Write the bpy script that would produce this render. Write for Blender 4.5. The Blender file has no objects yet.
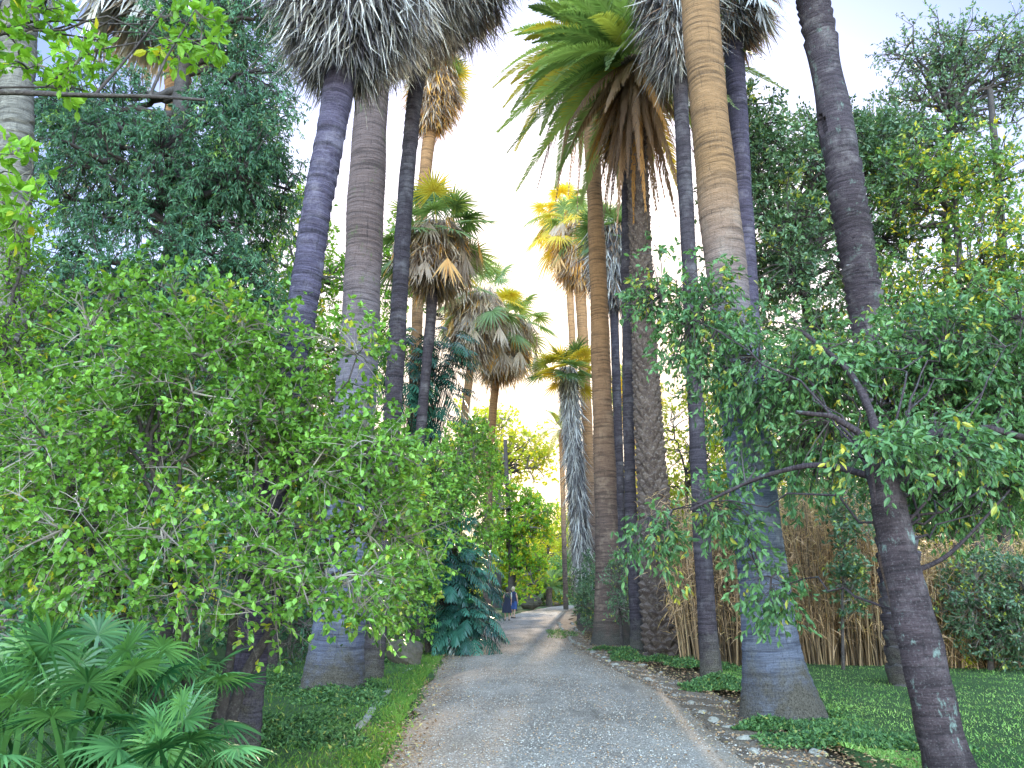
import bpy, math, numpy as np
from mathutils import Vector
C = bpy.context.scene.collection
PI = math.pi
R = math.radians
F = 760.0
PITCH = math.atan(206 / F)
CT, ST = math.cos(PITCH), math.sin(PITCH)
EYE = 1.6
rng = np.random.default_rng(7)
UP = np.array([0, 0, 1.0])

# ------------------------------------------------------------------ survey helpers (photo measurements -> places)
def ray(px, py):
    x = (px - 512) / F; y = -(py - 384) / F
    return np.array([x, CT - y * ST, ST + y * CT])
def P(px, py, Y):
    d = ray(px, py); return np.array([0, 0, EYE]) + d * (Y / d[1])
def SC(py, Y):                      # metres per pixel there
    d = ray(512, py); return Y / d[1] / F
def G(px, py):
    d = ray(px, py); return np.array([0, 0, EYE]) + d * (-EYE / d[2])

# ------------------------------------------------------------------ mesh building
class MB:
    def __init__(s): s.v = []; s.f = {}; s.t = []; s.st = []; s.n = 0
    def add(s, v, f, tint=None, st=None):
        v = np.asarray(v, float).reshape(-1, 3); f = np.asarray(f, int)
        if len(f) == 0: return s
        k = f.shape[1]
        s.f.setdefault(k, []).append(f + s.n)
        if tint is None: tint = np.full((len(v), 3), .5)
        tint = np.asarray(tint, float)
        if tint.ndim == 1: tint = np.tile(tint, (len(v), 1))
        s.v.append(v); s.t.append(tint)
        s.st.append(np.zeros((len(v), 3)) if st is None else st)
        s.n += len(v); return s
    def build(s, name, mat, parent=None, origin=None, smooth=False):
        v = np.concatenate(s.v); t = np.concatenate(s.t); st = np.concatenate(s.st)
        o0 = np.zeros(3) if origin is None else np.asarray(origin, float)
        base = o0
        if parent is not None:
            p = parent; base = np.zeros(3)
            while p is not None: base = base + np.array(p.location); p = p.parent
        v = v - base
        me = bpy.data.meshes.new(name)
        me.vertices.add(len(v)); me.vertices.foreach_set('co', v.astype(np.float32).ravel())
        loops = []; starts = []; pos = 0
        for k, fl in s.f.items():
            f = np.concatenate(fl); loops.append(f.ravel())
            starts.append(pos + np.arange(len(f)) * k); pos += f.size
        loops = np.concatenate(loops).astype(np.int32); starts = np.concatenate(starts).astype(np.int32)
        me.loops.add(len(loops)); me.loops.foreach_set('vertex_index', loops)
        me.polygons.add(len(starts)); me.polygons.foreach_set('loop_start', starts)
        me.polygons.foreach_set('use_smooth', np.full(len(starts), bool(smooth)))
        a = me.attributes.new('tint', 'FLOAT_COLOR', 'POINT')
        a.data.foreach_set('color', np.concatenate([t, np.ones((len(t), 1))], 1).astype(np.float32).ravel())
        a = me.attributes.new('st', 'FLOAT_VECTOR', 'POINT')
        a.data.foreach_set('vector', st.astype(np.float32).ravel())
        me.update(calc_edges=True); me.validate()
        me.materials.append(mat)
        o = bpy.data.objects.new(name, me); C.objects.link(o)
        if parent is not None: o.parent = parent
        else: o.location = base
        return o

def tag(o, label=None, cat=None, group=None, kind=None):
    if label: o['label'] = label
    if cat: o['category'] = cat
    if group: o['group'] = group
    if kind: o['kind'] = kind
    return o
def thing(name, label, cat, loc, group=None):
    o = bpy.data.objects.new(name, None); C.objects.link(o)
    o.empty_display_size = .2; o.location = Vector([float(a) for a in loc])
    return tag(o, label, cat, group)

def nrm(a):
    return a / np.maximum(np.linalg.norm(a, axis=-1, keepdims=True), 1e-9)

def resample(pts, rad, step):
    pts = np.asarray(pts, float); rad = np.asarray(rad, float)
    d = np.r_[0, np.cumsum(np.linalg.norm(np.diff(pts, axis=0), axis=1))]
    n = max(3, int(d[-1] / step) + 1); s = np.linspace(0, d[-1], n)
    # smooth (Catmull-like) by fine interpolation + moving average
    p = np.stack([np.interp(s, d, pts[:, i]) for i in range(3)], 1); r = np.interp(s, d, rad)
    w = max(1, int(n / max(len(pts), 2) * .45)); 
    if w > 1 and len(pts) > 2:
        k = np.ones(2 * w + 1) / (2 * w + 1)
        pp = np.pad(p, ((w, w), (0, 0)), mode='reflect', reflect_type='odd')
        p = np.stack([np.convolve(pp[:, i], k, 'valid') for i in range(3)], 1)
        r = np.convolve(np.pad(r, w, mode='reflect', reflect_type='odd'), k, 'valid')
    return p, np.maximum(r, .001), s

def tube(mb, pts, rad, segs=10, step=None, radfn=None, tint=None, cap=True):
    if step: p, r, s = resample(pts, rad, step)
    else:
        p = np.asarray(pts, float); r = np.asarray(rad, float)
        s = np.r_[0, np.cumsum(np.linalg.norm(np.diff(p, axis=0), axis=1))]
    n = len(p)
    T = nrm(np.gradient(p, axis=0))
    ref = np.array([1.0, 0, 0]) if abs(T[:, 0]).max() < .9 else np.array([0, 1.0, 0])
    A = nrm(np.cross(T, ref)); B = np.cross(T, A)
    th = np.linspace(0, 2 * PI, segs, endpoint=False)
    RR = np.repeat(r[:, None], segs, 1)
    if radfn: RR = RR * radfn(s[:, None], th[None, :])
    v = p[:, None] + RR[..., None] * (np.cos(th)[None, :, None] * A[:, None] + np.sin(th)[None, :, None] * B[:, None])
    i = np.arange(n - 1)[:, None] * segs; j = np.arange(segs)[None]; j2 = (j + 1) % segs
    f = np.stack([i + j, i + j2, i + segs + j2, i + segs + j], -1).reshape(-1, 4)
    st = np.stack([np.cos(th)[None] * RR, np.sin(th)[None] * RR, np.repeat(s[:, None], segs, 1)], -1).reshape(-1, 3)
    mb.add(v.reshape(-1, 3), f, tint, st)
    if cap:
        top = p[-1] + T[-1] * r[-1] * .4
        vv = np.concatenate([v[-1], top[None]])
        mb.add(vv, [[k, (k + 1) % segs, segs] for k in range(segs)], tint)
    return p, r, T

def ribbons(mb, pos, dr, side, L, W, droop, prof, tint, curl=None):
    """many curved strips at once; prof = width at stations, gravity bends them"""
    pos = np.asarray(pos, float); N = len(pos)
    L = np.broadcast_to(L, (N,)); W = np.broadcast_to(W, (N,)); droop = np.broadcast_to(droop, (N,))
    K = len(prof); t = np.linspace(0, 1, K)
    c = pos[:, None] + dr[:, None] * (L[:, None] * t)[..., None] - UP * (droop[:, None] * L[:, None] * t ** 2)[..., None]
    if curl is not None: c = c + curl[:, None] * (L[:, None] * t ** 2)[..., None]
    w = (W[:, None] * np.asarray(prof) * .5)[..., None]
    a = c - side[:, None] * w; b = c + side[:, None] * w
    v = np.stack([a, b], 2).reshape(-1, 3)
    i = np.arange(N)[:, None] * K * 2; j = np.arange(K - 1)[None] * 2
    f = np.stack([i + j, i + j + 1, i + j + 3, i + j + 2], -1).reshape(-1, 4)
    mb.add(v, f, np.repeat(tint, K * 2, 0))
    return c

def sticks(mb, p0, p1, p2, r0, r1, tint, K=4, S=3):
    """curved tapering twigs, vectorised quadratic beziers"""
    N = len(p0)
    if N == 0: return
    r0 = np.broadcast_to(r0, (N,)); r1 = np.broadcast_to(r1, (N,))
    t = np.linspace(0, 1, K)[None, :, None]
    c = p0[:, None] * (1 - t) ** 2 + 2 * p1[:, None] * t * (1 - t) + p2[:, None] * t ** 2
    T = nrm(np.gradient(c, axis=1))
    A = nrm(np.cross(T, np.array([.31, .17, .93]))); B = np.cross(T, A)
    rr = (r0[:, None] * (1 - t[..., 0]) + r1[:, None] * t[..., 0])
    th = np.arange(S) * 2 * PI / S
    v = c[:, :, None] + rr[:, :, None, None] * (np.cos(th)[None, None, :, None] * A[:, :, None] + np.sin(th)[None, None, :, None] * B[:, :, None])
    i = np.arange(N)[:, None, None] * K * S; j = np.arange(K - 1)[None, :, None] * S; k = np.arange(S)[None, None]; k2 = (k + 1) % S
    f = np.stack([i + j + k, i + j + k2, i + j + S + k2, i + j + S + k], -1).reshape(-1, 4)
    mb.add(v.reshape(-1, 3), f, np.repeat(tint, K * S, 0))

LEAF_BIG = (np.array([[0, 0, 0], [.22, .2, .05], [.6, .24, .04], [1, 0, -.12], [.6, -.24, .04], [.22, -.2, .05], [.45, 0, -.02]]),
            np.array([[0, 6, 1], [1, 6, 2], [2, 6, 3], [3, 6, 4], [4, 6, 5], [5, 6, 0]]))
LEAF_SM = (np.array([[0, 0, 0], [.45, .25, .05], [1, 0, -.08], [.45, -.25, .05]]), np.array([[0, 2, 1], [0, 3, 2]]))
def leaves(mb, pos, d, n, L, W, tint, tpl=LEAF_SM):
    """bake a leaf template into one mesh at many frames"""
    tv, tf = tpl
    d = nrm(d); y = nrm(np.cross(n, d)); z = np.cross(d, y)
    N = len(pos); L = np.broadcast_to(L, (N,)); W = np.broadcast_to(W, (N,))
    v = pos[:, None] + (L[:, None] * tv[:, 0])[..., None] * d[:, None] + (W[:, None] * tv[:, 1] * 2)[..., None] * y[:, None] + (L[:, None] * tv[:, 2])[..., None] * z[:, None]
    K = len(tv); f = (np.arange(N)[:, None, None] * K + tf[None]).reshape(-1, 3)
    mb.add(v.reshape(-1, 3), f, np.repeat(tint, K, 0))

# ------------------------------------------------------------------ materials
def nodes(name):
    m = bpy.data.materials.new(name); m.use_nodes = True
    nt = m.node_tree; nt.nodes.clear()
    return m, nt, nt.nodes, nt.links
def mixc(nt, fac, a, b, mode='MIX'):
    n = nt.nodes.new('ShaderNodeMix'); n.data_type = 'RGBA'; n.blend_type = mode
    for sock, v in ((n.inputs[0], fac), (n.inputs[6], a), (n.inputs[7], b)):
        if hasattr(v, 'is_output') or isinstance(v, bpy.types.NodeSocket): nt.links.new(v, sock)
        elif isinstance(v, (int, float)): sock.default_value = v
        else: sock.default_value = (*v, 1)
    return n.outputs[2]
def noise(nt, vec, scale, detail=4, rough=.6):
    n = nt.nodes.new('ShaderNodeTexNoise'); n.inputs['Scale'].default_value = scale
    n.inputs['Detail'].default_value = detail; n.inputs['Roughness'].default_value = rough
    if vec is not None: nt.links.new(vec, n.inputs['Vector'])
    return n.outputs['Fac']
def ramp(nt, fac, a, b):
    n = nt.nodes.new('ShaderNodeMapRange'); n.inputs[1].default_value = a; n.inputs[2].default_value = b
    nt.links.new(fac, n.inputs[0]); return n.outputs[0]
def attr(nt, name, out='Vector'):
    n = nt.nodes.new('ShaderNodeAttribute'); n.attribute_name = name; return n.outputs[out]
def mapping(nt, vec, sc):
    n = nt.nodes.new('ShaderNodeMapping'); n.inputs['Scale'].default_value = sc; nt.links.new(vec, n.inputs['Vector']); return n.outputs[0]
def sep(nt, col):
    n = nt.nodes.new('ShaderNodeSeparateColor'); nt.links.new(col, n.inputs[0]); return n.outputs

def leaf_mat(name, dark, light, yellow=(.4, .3, .03), trans=.3, rough=.5, spec=.35):
    m, nt, N, L = nodes(name)
    s = sep(nt, attr(nt, 'tint', 'Color'))
    c = mixc(nt, s[0], dark, light); c = mixc(nt, s[1], c, yellow)
    b = N.new('ShaderNodeBsdfPrincipled'); b.inputs['Roughness'].default_value = rough
    b.inputs['Specular IOR Level'].default_value = spec; L.new(c, b.inputs['Base Color'])
    t = N.new('ShaderNodeBsdfTranslucent'); tc = mixc(nt, 1.0, c, (1.25, 1.15, .45), 'MULTIPLY'); L.new(tc, t.inputs[0])
    x = N.new('ShaderNodeMixShader'); x.inputs[0].default_value = trans
    L.new(b.outputs[0], x.inputs[1]); L.new(t.outputs[0], x.inputs[2])
    o = N.new('ShaderNodeOutputMaterial'); L.new(x.outputs[0], o.inputs[0]); return m

def bark_mat(name, dark, mid, light, moss=None, ring=14.0, bump=.8, top=None, top_at=(4, 10), foot=True):
    """ringed palm bark: irregular horizontal rings, streaks, lichen and a dark rooty foot, all from the 'st' coordinate"""
    m, nt, N, L = nodes(name)
    st = attr(nt, 'st'); sx = N.new('ShaderNodeSeparateXYZ'); L.new(st, sx.inputs[0])
    fine = noise(nt, mapping(nt, st, (2.2, 2.2, ring * 3.2)), 1.6, 7, .72)
    band = noise(nt, mapping(nt, st, (.7, .7, ring * .55)), 1.3, 4, .6)
    vert = noise(nt, mapping(nt, st, (22, 22, 2.2)), 1.4, 5, .7)
    blot = noise(nt, st, 2.2, 6, .7); spk = noise(nt, st, 55, 3, .7)
    c = mixc(nt, ramp(nt, fine, .36, .66), dark, mid)
    c = mixc(nt, ramp(nt, blot, .50, .72), c, light)
    if top:
        c = mixc(nt, ramp(nt, sx.outputs[2], *top_at), c, mixc(nt, ramp(nt, fine, .36, .64), [a * .42 for a in top], top))
    c = mixc(nt, ramp(nt, band, .52, .36), c, mixc(nt, .55, c, (.012, .01, .014)))
    c = mixc(nt, ramp(nt, vert, .56, .74), c, mixc(nt, .65, c, (.01, .009, .012)))
    c = mixc(nt, ramp(nt, spk, .56, .78), c, mixc(nt, .18, c, (.5, .5, .55)))
    c = mixc(nt, ramp(nt, spk, .42, .30), c, mixc(nt, .6, c, (.01, .01, .012)))
    if moss:
        gm = noise(nt, mapping(nt, st, (1, 1, .6)), 4.5, 6, .75)
        c = mixc(nt, ramp(nt, gm, .58, .68), c, moss)
    if foot:
        a = N.new('ShaderNodeMath'); a.operation = 'MULTIPLY_ADD'; L.new(blot, a.inputs[0]); a.inputs[1].default_value = -2.1; L.new(sx.outputs[2], a.inputs[2])
        c = mixc(nt, ramp(nt, a.outputs[0], .05, -.5), c, mixc(nt, ramp(nt, spk, .35, .6), (.035, .03, .03), (.13, .115, .11)))
    b = N.new('ShaderNodeBsdfPrincipled'); b.inputs['Roughness'].default_value = .88
    b.inputs['Specular IOR Level'].default_value = .18
    L.new(c, b.inputs['Base Color'])
    h = fine
    for o_, k in ((band, 1.2), (vert, -.5), (spk, .35)):
        ad = N.new('ShaderNodeMath'); ad.operation = 'MULTIPLY_ADD'; L.new(o_, ad.inputs[0]); ad.inputs[1].default_value = k; L.new(h, ad.inputs[2]); h = ad.outputs[0]
    bp = N.new('ShaderNodeBump'); bp.inputs['Strength'].default_value = bump; bp.inputs['Distance'].default_value = .035
    L.new(h, bp.inputs['Height']); L.new(bp.outputs[0], b.inputs['Normal'])
    o = N.new('ShaderNodeOutputMaterial'); L.new(b.outputs[0], o.inputs[0]); return m

def rough_mat(name, a, b_, c_, s1=2, s2=25, s3=120, bump=.4, dist=.02, rough=.95, object_co=True, spec=.2):
    m, nt, N, L = nodes(name)
    g = N.new('ShaderNodeTexCoord').outputs['Object'] if object_co else N.new('ShaderNodeNewGeometry').outputs['Position']
    n1 = noise(nt, g, s1, 5, .65); n2 = noise(nt, g, s2, 4, .7); n3 = noise(nt, g, s3, 2, .6)
    c = mixc(nt, ramp(nt, n1, .35, .65), a, b_); c = mixc(nt, ramp(nt, n2, .5, .7), c, c_)
    c = mixc(nt, ramp(nt, n3, .25, .7), mixc(nt, .5, c, (.02, .018, .02)), c)
    b = N.new('ShaderNodeBsdfPrincipled'); b.inputs['Roughness'].default_value = rough; b.inputs['Specular IOR Level'].default_value = spec
    L.new(c, b.inputs['Base Color'])
    ad = N.new('ShaderNodeMath'); ad.operation = 'ADD'; L.new(n2, ad.inputs[0]); L.new(n3, ad.inputs[1])
    bp = N.new('ShaderNodeBump'); bp.inputs['Strength'].default_value = bump; bp.inputs['Distance'].default_value = dist
    L.new(ad.outputs[0], bp.inputs['Height']); L.new(bp.outputs[0], b.inputs['Normal'])
    o = N.new('ShaderNodeOutputMaterial'); L.new(b.outputs[0], o.inputs[0]); return m
def tint_mat(name, dark, light, other, rough=.8, trans=0):
    return leaf_mat(name, dark, light, other, trans, rough, .2)

M = {}
M['leaf_shrub'] = leaf_mat('shrub_leaf', (.01, .06, .008), (.30, .57, .10), (.58, .54, .06), .35, .38, .55)
M['leaf_bright'] = leaf_mat('bright_leaf', (.06, .17, .02), (.30, .55, .06), (.62, .52, .04), .45)
M['leaf_blue'] = leaf_mat('blue_green_leaf', (.006, .04, .025), (.15, .33, .20), (.26, .42, .10), .25, .42, .45)
M['leaf_ever'] = leaf_mat('evergreen_leaf', (.015, .055, .03), (.22, .37, .22), (.50, .52, .06), .3, .32, .7)
M['leaf_spray'] = leaf_mat('spray_leaf', (.012, .06, .015), (.31, .50, .13), (.58, .52, .06), .35, .36, .6)
M['leaf_mix'] = leaf_mat('mixed_leaf', (.04, .11, .03), (.24, .42, .13), (.85, .70, .05), .45, .4, .5)
M['leaf_suntint'] = leaf_mat('suntinted_leaf', (.24, .34, .03), (.70, .70, .08), (.92, .76, .06), .55)  # low sunlight is put into this brighter, yellower leaf colour
M['leaf_teal'] = leaf_mat('climber_leaf', (.004, .025, .025), (.07, .22, .17), (.1, .3, .12), .12, .24, .7)
M['leaf_fan'] = leaf_mat('fan_palm_leaf', (.01, .06, .02), (.18, .40, .14), (.48, .42, .16), .3, .32, .55)
M['frond'] = leaf_mat('palm_frond', (.04, .10, .04), (.34, .46, .22), (.85, .60, .05), .45, .38, .5)
M['frond_dry'] = leaf_mat('dry_frond', (.06, .032, .028), (.48, .30, .22), (.62, .28, .06), .3, .8, .2)
M['thatch'] = leaf_mat('grey_thatch', (.06, .05, .07), (.86, .81, .86), (.42, .25, .18), .1, .85, .15)
M['thatch_warm'] = leaf_mat('tan_thatch', (.16, .11, .10), (.82, .66, .60), (.80, .42, .10), .25, .85, .15)
M['grass'] = leaf_mat('grass_blade', (.04, .11, .02), (.20, .37, .08), (.42, .42, .10), .4, .6, .2)
M['ivy'] = leaf_mat('ground_cover_leaf', (.02, .065, .03), (.16, .30, .11), (.36, .36, .10), .3, .5, .3)
M['bamboo_top'] = leaf_mat('dry_cane_leaf', (.22, .13, .09), (.80, .54, .38), (.60, .42, .18), .35, .7, .12)
M['bark_purple'] = bark_mat('bark_purple', (.045, .035, .07), (.14, .115, .19), (.22, .19, .27), ring=16)
M['bark_blue'] = bark_mat('bark_blue', (.07, .075, .13), (.19, .20, .31), (.30, .31, .40), ring=24, top=(.26, .18, .19), top_at=(3.5, 8), moss=(.12, .13, .08))
M['bark_blue_tan'] = bark_mat('bark_blue_tan', (.07, .08, .14), (.20, .22, .34), (.34, .36, .45), ring=20, top=(.42, .235, .13), top_at=(4.5, 8))
M['bark_dark'] = bark_mat('bark_dark', (.03, .023, .033), (.10, .078, .105), (.17, .15, .18), ring=16)
M['bark_step'] = bark_mat('bark_step', (.03, .023, .035), (.12, .09, .12), (.22, .19, .22), ring=22, moss=(.16, .20, .20))
M['bark_tan'] = bark_mat('bark_tan', (.07, .048, .055), (.26, .17, .15), (.36, .26, .22), ring=18, top=(.52, .27, .14), top_at=(4, 11))
M['bark_pale'] = bark_mat('bark_pale', (.10, .09, .09), (.30, .27, .26), (.42, .38, .36), ring=14)
M['bark_boots'] = rough_mat('leaf_base_bark', (.09, .06, .06), (.20, .145, .14), (.33, .26, .24), 3, 14, 60, .8, .03)
M['wood'] = rough_mat('branch_wood', (.05, .04, .045), (.10, .08, .085), (.17, .15, .15), 4, 30, 90, .5)
M['twig'] = tint_mat('twig', (.07, .055, .06), (.30, .26, .25), (.22, .12, .1))
M['twig_pale'] = tint_mat('pale_twig', (.14, .11, .11), (.37, .32, .30), (.3, .2, .16))
M['bark_lichen'] = bark_mat('bark_lichen', (.025, .018, .024), (.085, .06, .075), (.14, .11, .13), ring=7, moss=(.20, .27, .27), foot=False)
M['twig_dark'] = tint_mat('dark_twig', (.03, .022, .028), (.10, .08, .09), (.12, .08, .1))
M['bamboo'] = tint_mat('dry_cane', (.035, .024, .02), (.42, .28, .185), (.46, .32, .20), .7, .12)
M['lawn'] = leaf_mat('lawn_blade', (.055, .16, .035), (.34, .54, .16), (.36, .38, .16), .25, .6, .2)
M['leaf_spray'] = leaf_mat('spray_leaf', (.025, .08, .035), (.17, .34, .13), (.50, .45, .06), .32, .4, .5)
M['rock'] = rough_mat('rock', (.10, .085, .08), (.17, .14, .12), (.09, .10, .05), 3, 15, 60, .8, .04)
M['stone'] = rough_mat('stone', (.30, .28, .27), (.42, .39, .37), (.20, .18, .17), 6, 30, 120, .5, .01)
M['pebble'] = tint_mat('pebble', (.14, .12, .125), (.62, .57, .56), (.42, .25, .14), .9)
M['litter'] = tint_mat('fallen_leaf', (.10, .05, .03), (.34, .21, .13), (.50, .40, .20), .8)
M['soil'] = rough_mat('soil', (.06, .04, .03), (.13, .085, .06), (.05, .07, .025), 1.2, 12, 70, .8, .05, object_co=False)
M['turf'] = rough_mat('turf', (.04, .09, .03), (.08, .15, .05), (.07, .09, .04), .7, 8, 60, .8, .05, object_co=False)
M['border'] = rough_mat('gravel_border', (.20, .14, .11), (.30, .24, .20), (.13, .08, .06), 2.5, 22, 90, .9, .03, object_co=False)

def path_material():
    m, nt, N, L = nodes('path_gravel')
    g = N.new('ShaderNodeNewGeometry').outputs['Position']
    big = noise(nt, mapping(nt, g, (1, .45, 1)), .8, 5, .6); mid = noise(nt, g, 5, 5, .7); fin = noise(nt, g, 42, 3, .75); gr = noise(nt, g, 130, 2, .7)
    c = mixc(nt, ramp(nt, big, .35, .65), (.19, .155, .14), (.36, .305, .28))
    c = mixc(nt, ramp(nt, mid, .5, .72), c, (.36, .315, .31))
    c = mixc(nt, ramp(nt, fin, .52, .72), c, (.62, .55, .52))
    c = mixc(nt, ramp(nt, fin, .50, .30), c, (.07, .055, .055))
    c = mixc(nt, ramp(nt, gr, .45, .28), c, (.12, .10, .10))
    edge = attr(nt, 'tint', 'Color'); e = sep(nt, edge)
    ef = N.new('ShaderNodeMath'); ef.operation = 'MULTIPLY'; L.new(e[0], ef.inputs[0]); L.new(ramp(nt, mid, .3, .62), ef.inputs[1])
    c = mixc(nt, ef.outputs[0], c, (.30, .20, .13))
    rut = noise(nt, mapping(nt, g, (2.2, .12, 1)), 1.0, 4, .6); damp = noise(nt, g, .55, 6, .7)
    c = mixc(nt, ramp(nt, rut, .52, .66), c, mixc(nt, .28, c, (.06, .045, .04)))
    c = mixc(nt, ramp(nt, damp, .54, .64), c, mixc(nt, .30, c, (.10, .07, .055)))
    b = N.new('ShaderNodeBsdfPrincipled'); b.inputs['Roughness'].default_value = .9; b.inputs['Specular IOR Level'].default_value = .25
    L.new(c, b.inputs['Base Color'])
    ad = N.new('ShaderNodeMath'); ad.operation = 'ADD'; L.new(fin, ad.inputs[0]); L.new(gr, ad.inputs[1])
    bp = N.new('ShaderNodeBump'); bp.inputs['Strength'].default_value = .7; bp.inputs['Distance'].default_value = .02
    L.new(ad.outputs[0], bp.inputs['Height']); L.new(bp.outputs[0], b.inputs['Normal'])
    o = N.new('ShaderNodeOutputMaterial'); L.new(b.outputs[0], o.inputs[0]); return m
M['path'] = path_material()

def tints(N, lo=0., hi=1., yprob=.0, base=None, k=.5):
    t = np.zeros((N, 3)); r = rng.uniform(lo, hi, N)
    t[:, 0] = r if base is None else np.clip(base * (1 - k) + r * k, 0, 1)
    y = rng.random(N) < yprob; t[y, 1] = rng.uniform(.5, 1, y.sum()); t[:, 2] = rng.random(N); return t
def rdir(N): return nrm(rng.normal(size=(N, 3)))

# ------------------------------------------------------------------ palms
def trunk_line(spec, Y0, Y1=None):
    """spec = [(px, py, width_px)] from base up, Y distance of base and of top"""
    Y1 = Y0 if Y1 is None else Y1
    pys = [s[1] for s in spec]; pts = []; rad = []
    for px, py, w in spec:
        u = (pys[0] - py) / (pys[0] - pys[-1]); Y = Y0 + (Y1 - Y0) * u
        pts.append(P(px, py, Y)); rad.append(w * .5 * SC(py, Y))
    pts = np.array(pts); rad = np.array(rad)
    low = pts[0].copy(); low[2] = -.25
    return np.vstack([low, pts]), np.r_[rad[0] * 1.04, rad]

def style(kind, seed):
    r = np.random.default_rng(seed); ph = r.uniform(0, 6.28, 8)
    def lump(s, th): return .03 * np.sin(s * 1.7 + ph[0] + 2 * th) + .02 * np.sin(s * 4.1 + th + ph[1]) + .015 * np.sin(3 * th + ph[2] + s)
    def ring(s, th, per, amp):
        sh = s + .03 * np.sin(th * 2 + ph[3]) + .02 * np.sin(th * 5 + s)
        return amp * (np.mod(sh * (1 + .12 * np.sin(s * .9 + ph[4])) / per, 1.0))
    def nz(s, th): return .006 * np.sin(s * 61 + 9 * th + ph[5]) * np.sin(17 * th + s * 23)
    if kind == 'ring': return lambda s, th: 1 + lump(s, th) - ring(s, th, .12, .05) + nz(s, th)
    if kind == 'coarse': return lambda s, th: 1 + lump(s, th) - ring(s, th, .19, .09) + 2 * nz(s, th) - ring(s, th, .9, .05)
    if kind == 'step': return lambda s, th: .95 + lump(s, th) + ring(s, th, .31, .24) + nz(s, th)
    if kind == 'smooth': return lambda s, th: 1 + lump(s, th) - ring(s, th, .13, .03) + nz(s, th) + np.exp(-s / .38) * (.07 * np.sin(th * 5 + ph[6]) + .05 * np.sin(th * 9 + ph[7]) + .03 * np.sin(th * 17)) + .12 * np.exp(-s / .2)
    return lambda s, th: 1 + 0 * s * th

def fan_leaves(mb, hub, nleaf, R0=.9, pet=1.1, elev=(80, -25), tint_lo=.2, tint_hi=1., yel=.1, nseg=30, axis=None, sgn=1, droop=.3, spreadpow=1.):
    az = np.arange(nleaf) * 2.399 + rng.uniform(0, .5, nleaf)
    u = (np.arange(nleaf) + .5) / nleaf
    el = np.radians(elev[0] + (elev[1] - elev[0]) * u ** spreadpow) + rng.normal(0, .08, nleaf)
    d = np.stack([np.cos(el) * np.cos(az), np.cos(el) * np.sin(az), np.sin(el)], 1)
    petl = pet * rng.uniform(.75, 1.15, nleaf); pw = np.full(nleaf, .045)
    side = nrm(np.cross(d, UP + 1e-3))
    lt = tints(nleaf, tint_lo, tint_hi, yel)
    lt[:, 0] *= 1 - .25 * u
    c = ribbons(mb, np.repeat(hub[None], nleaf, 0) + rng.normal(0, .06, (nleaf, 3)), d, side, petl, pw, .12 + .1 * u, [1, .8, .7, .6], lt)
    h2 = c[:, -1]; a = nrm(c[:, -1] - c[:, -2] - UP * .1 * droop)
    nn = nrm(np.cross(side, a)) ; nn = nrm(nn + rng.normal(0, .25, nn.shape)); b = nrm(np.cross(a, nn)); nn = np.cross(b, a)
    phi = np.linspace(-2.35, 2.35, nseg)[None] + rng.normal(0, .02, (nleaf, nseg))
    dd = np.cos(phi)[..., None] * a[:, None] + np.sin(phi)[..., None] * b[:, None] + nn[:, None] * .12
    dd = nrm(dd); sd = np.cross(dd, nn[:, None]) ; sgnv = np.where(np.arange(nseg) % 2 == 0, 1, -1)[None, :, None]
    sd = nrm(sd + nn[:, None] * .45 * sgnv)
    Rl = R0 * (.72 + .28 * np.cos(phi * .55)) * rng.uniform(.8, 1.1, (nleaf, 1)) * rng.uniform(.9, 1.05, (nleaf, nseg))
    W = Rl * (4.7 / nseg) * .44
    tt = np.repeat(lt, nseg, 0); tt[:, 0] = np.clip(tt[:, 0] + rng.normal(0, .1, len(tt)), 0, 1)
    ribbons(mb, np.repeat(h2, nseg, 0), dd.reshape(-1, 3), sd.reshape(-1, 3), Rl.ravel(), W.ravel(),
            (rng.uniform(.3, .8, (nleaf, 1)) * droop * np.ones((1, nseg))).ravel() + rng.uniform(0, .25, nleaf * nseg) * droop, [.1, .8, 1, .8, .4, .03], tt)

def skirt(mb, top, bot, rt, rmax, n, L=(.45, .95), W=.03, knee=.35, ylw=.0, out=.35, lo=.0, core=.68, topfac=.85):
    """petticoat of dead leaves hanging round the trunk between bot and top"""
    top = np.asarray(top, float); bot = np.asarray(bot, float)
    def prof(u): return rt + (rmax - rt) * np.minimum(1, (u / knee)) ** .7 * (1 - (1 - topfac) * np.clip((u - knee) / (1 - knee), 0, 1))
    hh = np.linalg.norm(top - bot)
    us = np.linspace(0, 1, 12)
    pts = bot + (top - bot) * us[:, None]
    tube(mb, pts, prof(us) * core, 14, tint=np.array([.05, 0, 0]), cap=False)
    u = rng.uniform(0, 1, n) ** .9; th = rng.uniform(0, 2 * PI, n)
    lump = 1 + .10 * np.sin(th * 3 + u * 5) + .07 * np.sin(th * 7 - u * 11)
    r = prof(u) * rng.uniform(core, 1.0, n) * lump
    o = np.stack([np.cos(th), np.sin(th), 0 * th], 1)
    LL = rng.uniform(L[0], L[1], n)
    pos = bot + (top - bot) * u[:, None] + o * r[:, None] + UP * (LL * .4)[:, None]
    clump = np.sin(th * 9 + u * 23) * .12
    d = nrm(o * (out + rng.normal(0, .22, n) + clump)[:, None] - UP + rng.normal(0, .2, (n, 3)))
    side = nrm(np.cross(d, o + rng.normal(0, .5, (n, 3))))
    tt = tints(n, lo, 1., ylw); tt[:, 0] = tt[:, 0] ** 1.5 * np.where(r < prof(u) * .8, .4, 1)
    ribbons(mb, pos, d, side, LL, W * rng.uniform(.5, 1.5, n), rng.uniform(-.1, .3, n), [.7, 1, .6, .05], tt, curl=rng.normal(0, .12, (n, 3)))

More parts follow.
